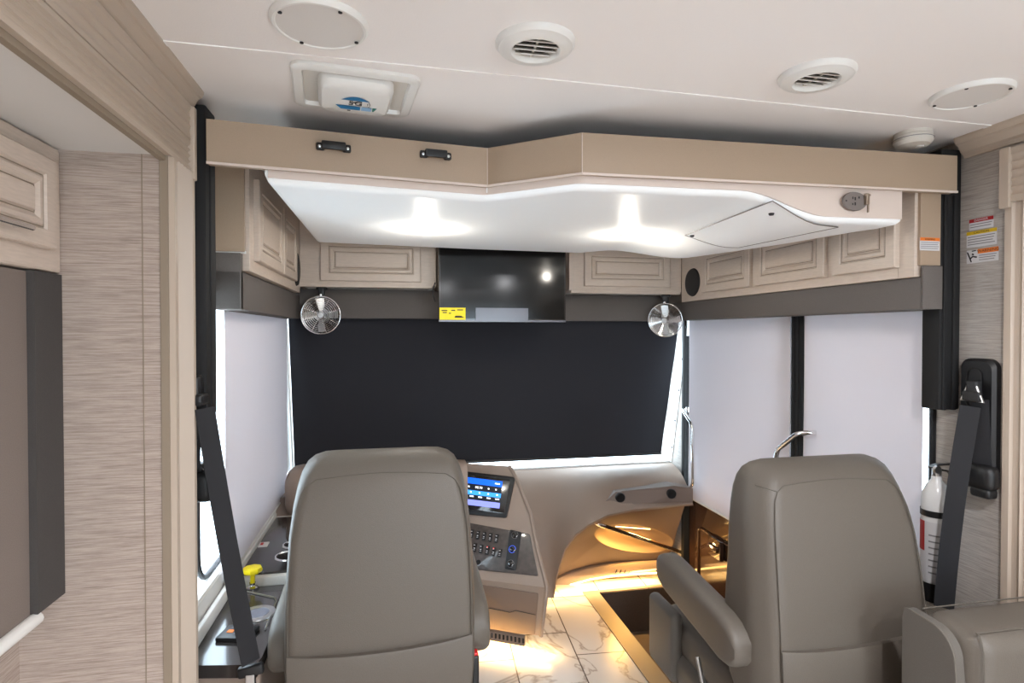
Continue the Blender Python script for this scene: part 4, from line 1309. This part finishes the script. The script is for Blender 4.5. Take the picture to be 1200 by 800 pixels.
MB().tube(smooth_path([a_+V((.03, .0, 0)), a_, b_, c_, d_, d_+V((.03, 0, 0))]), .010, 12).build('bar', 'chrome', t, 50)
MB().lathe([(.018, 0), (.018, .008), (0, .009)], frame_M(d_+V((.035, 0, 0)), (0, -1, 0), (0, 0, 1)), 16).lathe([(.018, 0), (.018, .008), (0, .009)], frame_M(a_+V((.035, 0, 0)), (0, -1, 0), (0, 0, 1)), 16).build('mount', 'chrome', t, 40)
HX = XR-.075
a_, b_, c_ = at(949, 507, X=HX+.03), at(934, 508, X=HX), at(909.5, 528, X=HX-.01)
t = thing('grab_rail', c_+V((0, 0, -.5)), 'bent chrome grab handle at the black door post above the passenger chair', 'grab handle', 'chrome door grab handles')
MB().tube(smooth_path([a_+V((.045, 0, 0)), a_, b_, c_, c_+V((0, 0, -.42)), c_+V((.06, -.06, -.5))]), .011, 12).build('bar', 'chrome', t, 50)
MB().lathe([(.02, 0), (.02, .008), (0, .009)], frame_M(a_+V((.04, 0, 0)), (0, -1, 0), (0, 0, 1)), 16).build('mount', 'chrome', t, 40)

# ------------------------------------------------------------------ seat belts
t = thing('seat_belt', (-.5, 1.65, .6), "black driver's seat belt with retractor hanging from the left rail down to the console", 'seat belt', 'black seat belts')
g0_ = at(238, 463, X=-.475)
MB().rbox(g0_+V((-.02, .0, .02)), (.035, .045, .06), .008).rbox(g0_+V((-.008, 0, -.01)), (.03, .06, .03), .008).tube([g0_+V((0, -.03, -.02)), g0_+V((0, .03, -.02))], .006).build('belt_guide', 'black_plastic', t, 40)
s0, s1 = at(240, 478, X=-.465), at(294, 776, X=-.37)
n1 = (EYE-s0).normalized()
MB().tube([s0.lerp(s1, k/6)+V((0, -.012*math.sin(PI*k/6), 0)) for k in range(7)], 0, flat=(.046, .003, V((.6, -1, .15)))).build('webbing', 'webbing', t)
s2, s3 = at(231, 482, X=-.49), at(230, 548, X=-.49)
MB().tube([s2, s3], 0, flat=(.018, .003, V((.5, -1, 0)))).build('lower_webbing', 'webbing', t)
rc_ = at(238, 567, X=-.50)
MB().rbox(rc_+V((0, 0, 0)), (.075, .09, .085), .022, 3).rbox(rc_+V((-.01, -.01, .05)), (.04, .05, .02), .006).build('retractor', 'black_plastic', t, 40)
bq = at(294, 785, X=-.37)
MB().rbox(bq, (.065, .022, .028), .007, 3, Matrix.Rotation(R(-8), 4, 'Y')).rbox(bq+V((.0, 0, -.04)), (.024, .012, .06), .004, 2).build('buckle_tongue', 'black_plastic', t, 40)
MB().rbox(bq+V((0.0, -.008, -.022)), (.022, .008, .03), .002).build('tongue_plate', 'satin_metal', t)

t = thing('seat_belt', (1.7, 1.45, .6), "black passenger seat belt on its wall plate with strap hanging beside the fire extinguisher", 'seat belt', 'black seat belts')
pc2 = V((XR, 1.44, 1.27))
py0, py1 = at(1128, 480, X=XR-.01).y, at(1170, 480, X=XR-.01).y
zt2, zb2 = at(1150, 420, X=XR-.01).z, at(1150, 560, X=XR-.01).z
pp = rrect((XR-.001, (py0+py1)/2, (zt2+zb2)/2), abs(py1-py0), zt2-zb2, .03, YV, ZV, 6)
pq = rrect((XR-.026, (py0+py1)/2, (zt2+zb2)/2), abs(py1-py0)*.86, (zt2-zb2)*.95, .028, YV, ZV, 6)
MB().loft([pp, [p+V((-.016, 0, 0)) for p in pp], pq]).build('anchor_plate', 'black_plastic', t, 30)
qq = rrect((XR-.029, (py0+py1)/2+.004, zt2-.09), .045, .12, .02, YV, ZV, 6)
MB().tube(qq, .0025, 6, True).build('height_slide', 'black_plastic', t, 40)
dq = at(1139, 468, X=XR-.06)
MB().tube([dq+V((0, .012, .045)), dq+V((0, -.012, .045)), dq+V((0, -.034, -.004)), dq+V((0, .034, -.004))], .004, 8, True).build('loop', 'satin_metal', t, 50)
MB().rbox(dq+V((.005, 0, .035)), (.022, .036, .045), .008).rbox(dq+V((0, 0, .01)), (.016, .055, .03), .006).build('loop_cover', 'black_mesh', t, 40)
e0, e1 = at(1137, 476, X=XR-.06), at(1106, 712, X=XR-.12)
MB().tube([e0.lerp(e1, k/6)+V((-.01*math.sin(PI*k/6), 0, 0)) for k in range(7)], 0, flat=(.050, .003, V((-.75, -.65, .0)))).build('webbing', 'webbing', t)
e2 = at(1152, 552, X=XR-.03)
MB().tube([dq+V((.022, -.005, 0)), e2], 0, flat=(.046, .003, V((-1, -.3, 0)))).build('rear_webbing', 'webbing', t)
rq = at(1149, 558, X=XR-.035)
MB().rbox(rq, (.05, .095, .075), .02, 3).rbox(rq+V((0, -.01, -.045)), (.04, .06, .03), .01, 3).rbox(rq+V((-.005, .035, .0)), (.05, .05, .05), .012, 3).build('retractor', 'black_plastic', t, 40)

# ------------------------------------------------------------------ fire extinguisher
ec = at(1097, 620, Y=1.53)
EX = ec.x; EY = 1.53
zt_ = at(1097, 560, Y=EY).z; zb_ = at(1097, 704, Y=EY).z
t = thing('fire_extinguisher', (EX, EY, zb_), 'white fire extinguisher with a red label between the passenger chair and seat belt', 'fire extinguisher')
M = Matrix.Translation((EX, EY, zb_)); H = zt_-zb_; er = .041
MB().lathe([(0, .004), (er*.8, 0), (er, .012), (er, H*.80), (er*.93, H*.88), (er*.65, H*.95), (er*.36, H*.99), (er*.33, H*1.02), (0, H*1.02)], M, 36).build('cylinder', 'extinguisher_white', t, 50)
MB().lathe([(er+.0006, H*.18), (er+.0006, H*.66)], M, 36).build('label_sleeve', 'paper', t, 50)
b = MB()
def arcstrip(a0, a1, z0_, z1_, rr_):
    return [[V((EX+rr_*math.cos(a0+(a1-a0)*k/8), EY+rr_*math.sin(a0+(a1-a0)*k/8), zb_+z)) for k in range(9)] for z in (z0_, z1_)]
b.loft(arcstrip(R(120), R(178), H*.42, H*.66, er+.0012), cap=False, closed=False); b.build('red_band', 'red_ink', t)
b = MB()
for k in range(7): b.loft(arcstrip(R(195), R(255), H*(.25+.05*k), H*(.262+.05*k), er+.0012), cap=False, closed=False)
b.build('print', 'grey_ink', t)
MB().lathe([(er+.002, H*.70), (er+.002, H*.75)], M, 36).build('strap_band', 'black_plastic', t, 50)
MB().lathe([(er+.002, H*.02), (er+.002, H*.17)], M, 36).build('foot_band', 'black_plastic', t, 50)
MB().lathe([(.011, H*1.0), (.013, H*1.02), (.013, H*1.08), (.008, H*1.1), (0, H*1.1)], M, 20).build('valve', 'satin_metal', t, 40)
hd_ = V((EX, EY, zb_+H*1.09))
MB().tube([hd_+V((-.025, 0, .0)), hd_+V((0, 0, .008)), hd_+V((.05, -.02, .012))], 0, flat=(.018, .004, ZV)).tube([hd_+V((.0, 0, -.006)), hd_+V((.03, -.012, -.012)), hd_+V((.045, -.018, -.04))], 0, flat=(.016, .004, ZV)).build('lever', 'black_plastic', t)
MB().lathe([(0, .01), (.012, .009), (.012, 0)], frame_M(hd_+V((-.018, -.012, -.004)), (1, 0, 0), (0, 0, 1)), 18).build('gauge', 'satin_metal', t, 40)
MB().box(EX+.02, XR-.003, EY-.02, EY+.02, zb_+H*.3, zb_+H*.34).build('wall_bracket', 'black_plastic', t)

# ------------------------------------------------------------------ warning stickers on the right wall and cabinet
WXp = XR-.0015


def sticker(corner_px, X, colr, word, label, lines=5, picto=False):
    (xa, ya), (xb, yb), hpx = corner_px
    A = at(xa, ya, X=X); B_ = at(xb, yb, X=X)
    zt = (A.z+B_.z)/2; y0, y1 = A.y, B_.y
    zb3 = at((xa+xb)/2, (ya+yb)/2+hpx, X=X).z
    wd_ = y0-y1; hh = zt-zb3
    t = thing('warning_label', (X, (y0+y1)/2, zb3), label, 'sticker', 'small warning stickers')
    MB().box(X-.0004, X+.001, y1, y0, zb3, zt).build('paper', 'paper', t)
    bh = min(.35, .009/hh*1.2)*hh if not picto else hh*.34
    ys = y0-(wd_*.36 if picto else 0)
    MB().box(X-.0008, X-.0003, y1, ys, zt-bh, zt).build('header', colr, t)
    MB().text(word, bh*.85, frame_M((X-.0011, (ys+y1)/2, zt-bh*.5), (0, -1, 0), (0, 0, 1)), .0001, sx=1.15).build('lettering', 'paper' if colr == 'red_ink' else 'ink', t)
    b = MB(); z = zt-bh
    st_ = (hh-bh)/(lines+1)
    for k in range(lines):
        z -= st_
        b.box(X-.0008, X-.0003, y1+wd_*(.06+.1*((k*7) % 3)/3), ys-wd_*.04, z, z+st_*.35)
    b.build('print', 'grey_ink', t)
    if picto:
        b = MB()
        P = lambda u, v: V((X-.0009, y0-wd_*u, zb3+hh*v))
        b.tube([P(.03, .85), P(.10, .45), P(.16, .1)], .0018, 6); b.tube([P(.12, .35), P(.2, .5), P(.33, .42)], .0022, 6); b.tube([P(.2, .62), P(.22, .7)], .003, 6); b.tube([P(.18, .9), P(.3, .92)], .0015, 6)
        b.build('pictogram', 'ink', t)
    return t


sticker(((1136, 257.5), (1164.5, 252.5), 13), WXp, 'red_ink', 'DANGER', 'narrow sticker with a red header, topmost of the three on the right wall', 2)
sticker(((1133, 272), (1168.5, 266.5), 19), WXp, 'mustard_ink', 'CAUTION', 'sticker with a yellow header, middle one of three on the right wall', 4)
sticker(((1133, 294), (1170.5, 288), 16), WXp, 'orange_ink', 'WARNING', 'sticker with an orange header and seated figure, lowest of three on the right wall', 3, True)
# on the cabinet end panel (faces the camera)
A, B_ = at(1078, 278, Y=1.5035), at(1101, 278.5, Y=1.5035); zb3 = at(1090, 293.5, Y=1.5035).z
t = thing('warning_label', (A.x, 1.503, zb3), 'small orange-headed sticker on the beige end panel of the right overhead cabinet', 'sticker', 'small warning stickers')
MB().box(A.x, B_.x, 1.5028, 1.5042, zb3, A.z).build('paper', 'paper', t)
MB().box(A.x, B_.x, 1.5023, 1.5029, A.z-.010, A.z).build('header', 'orange_ink', t)
MB().text('WARNING', .008, frame_M(((A.x+B_.x)/2, 1.5021, A.z-.005), (1, 0, 0), (0, 0, 1)), .0001).build('lettering', 'ink', t)
b = MB()
for k in range(4): b.box(A.x+.003, B_.x-.004-.003*(k % 2), 1.5023, 1.5029, A.z-.016-.006*k, A.z-.014-.006*k)
b.build('print', 'grey_ink', t)
# on the left wall strip
A = at(224.5, 277, X=-.4985); zz = at(226, 330, X=-.4985).z
t = thing('warning_label', (-.4985, 1.59, zz), 'narrow orange-headed sticker beside the fluted post at the left lift rail', 'sticker', 'small warning stickers')
MB().box(-.4999, -.4985, 1.577, 1.598, zz, A.z).build('paper', 'paper', t)
MB().box(-.4988, -.498, 1.577, 1.598, A.z-.014, A.z).build('header', 'orange_ink', t)
b = MB()
for k in range(6): b.box(-.4988, -.498, 1.579, 1.596, A.z-.024-.011*k, A.z-.021-.011*k)
b.build('print', 'grey_ink', t)

# ------------------------------------------------------------------ light
W_ = bpy.data.worlds.new('daylight'); S.world = W_; W_.use_nodes = True
bg = W_.node_tree.nodes['Background']; bg.inputs[0].default_value = (.88, .95, 1.0, 1); bg.inputs[1].default_value = 5.5


def area(name, loc, size, e, col, rot=(0, 0, 0), sy=None):
    ld = bpy.data.lights.new(name, 'AREA'); ld.energy = e; ld.color = col; ld.size = size
    if sy: ld.shape = 'RECTANGLE'; ld.size_y = sy
    o = bpy.data.objects.new(name, ld); COL.objects.link(o); o.location = loc; o.rotation_euler = rot
    return o


# real LED strips of the cab: foot moulding, toe grille, dash recess, entry step
area('foot_strip_lamp', (1.22, 3.29, .062), .8, 1.5, (1, .64, .26), (0, 0, R(8)), .02)
area('toe_strip_lamp', (.50, 2.74, .06), .5, 1.3, (1, .66, .28), (0, 0, R(-24)), .02)
area('recess_lamp', (el_c.x-.01, ky(el_c.z+.06)+.022, el_c.z+.060), .30, 3.2, (1, .55, .13), (R(-20), R(10), 0), .015)
pd = bpy.data.lights.new('step_lamp', 'POINT'); pd.energy = .5; pd.color = (1, .66, .3); pd.shadow_soft_size = .02
po = bpy.data.objects.new('step_lamp', pd); COL.objects.link(po); po.location = (1.66, 3.05, .30)

S.view_settings.view_transform = 'Standard'; S.view_settings.look = 'None'; S.view_settings.exposure = .8; S.view_settings.gamma = 1
S.view_settings.use_curve_mapping = False
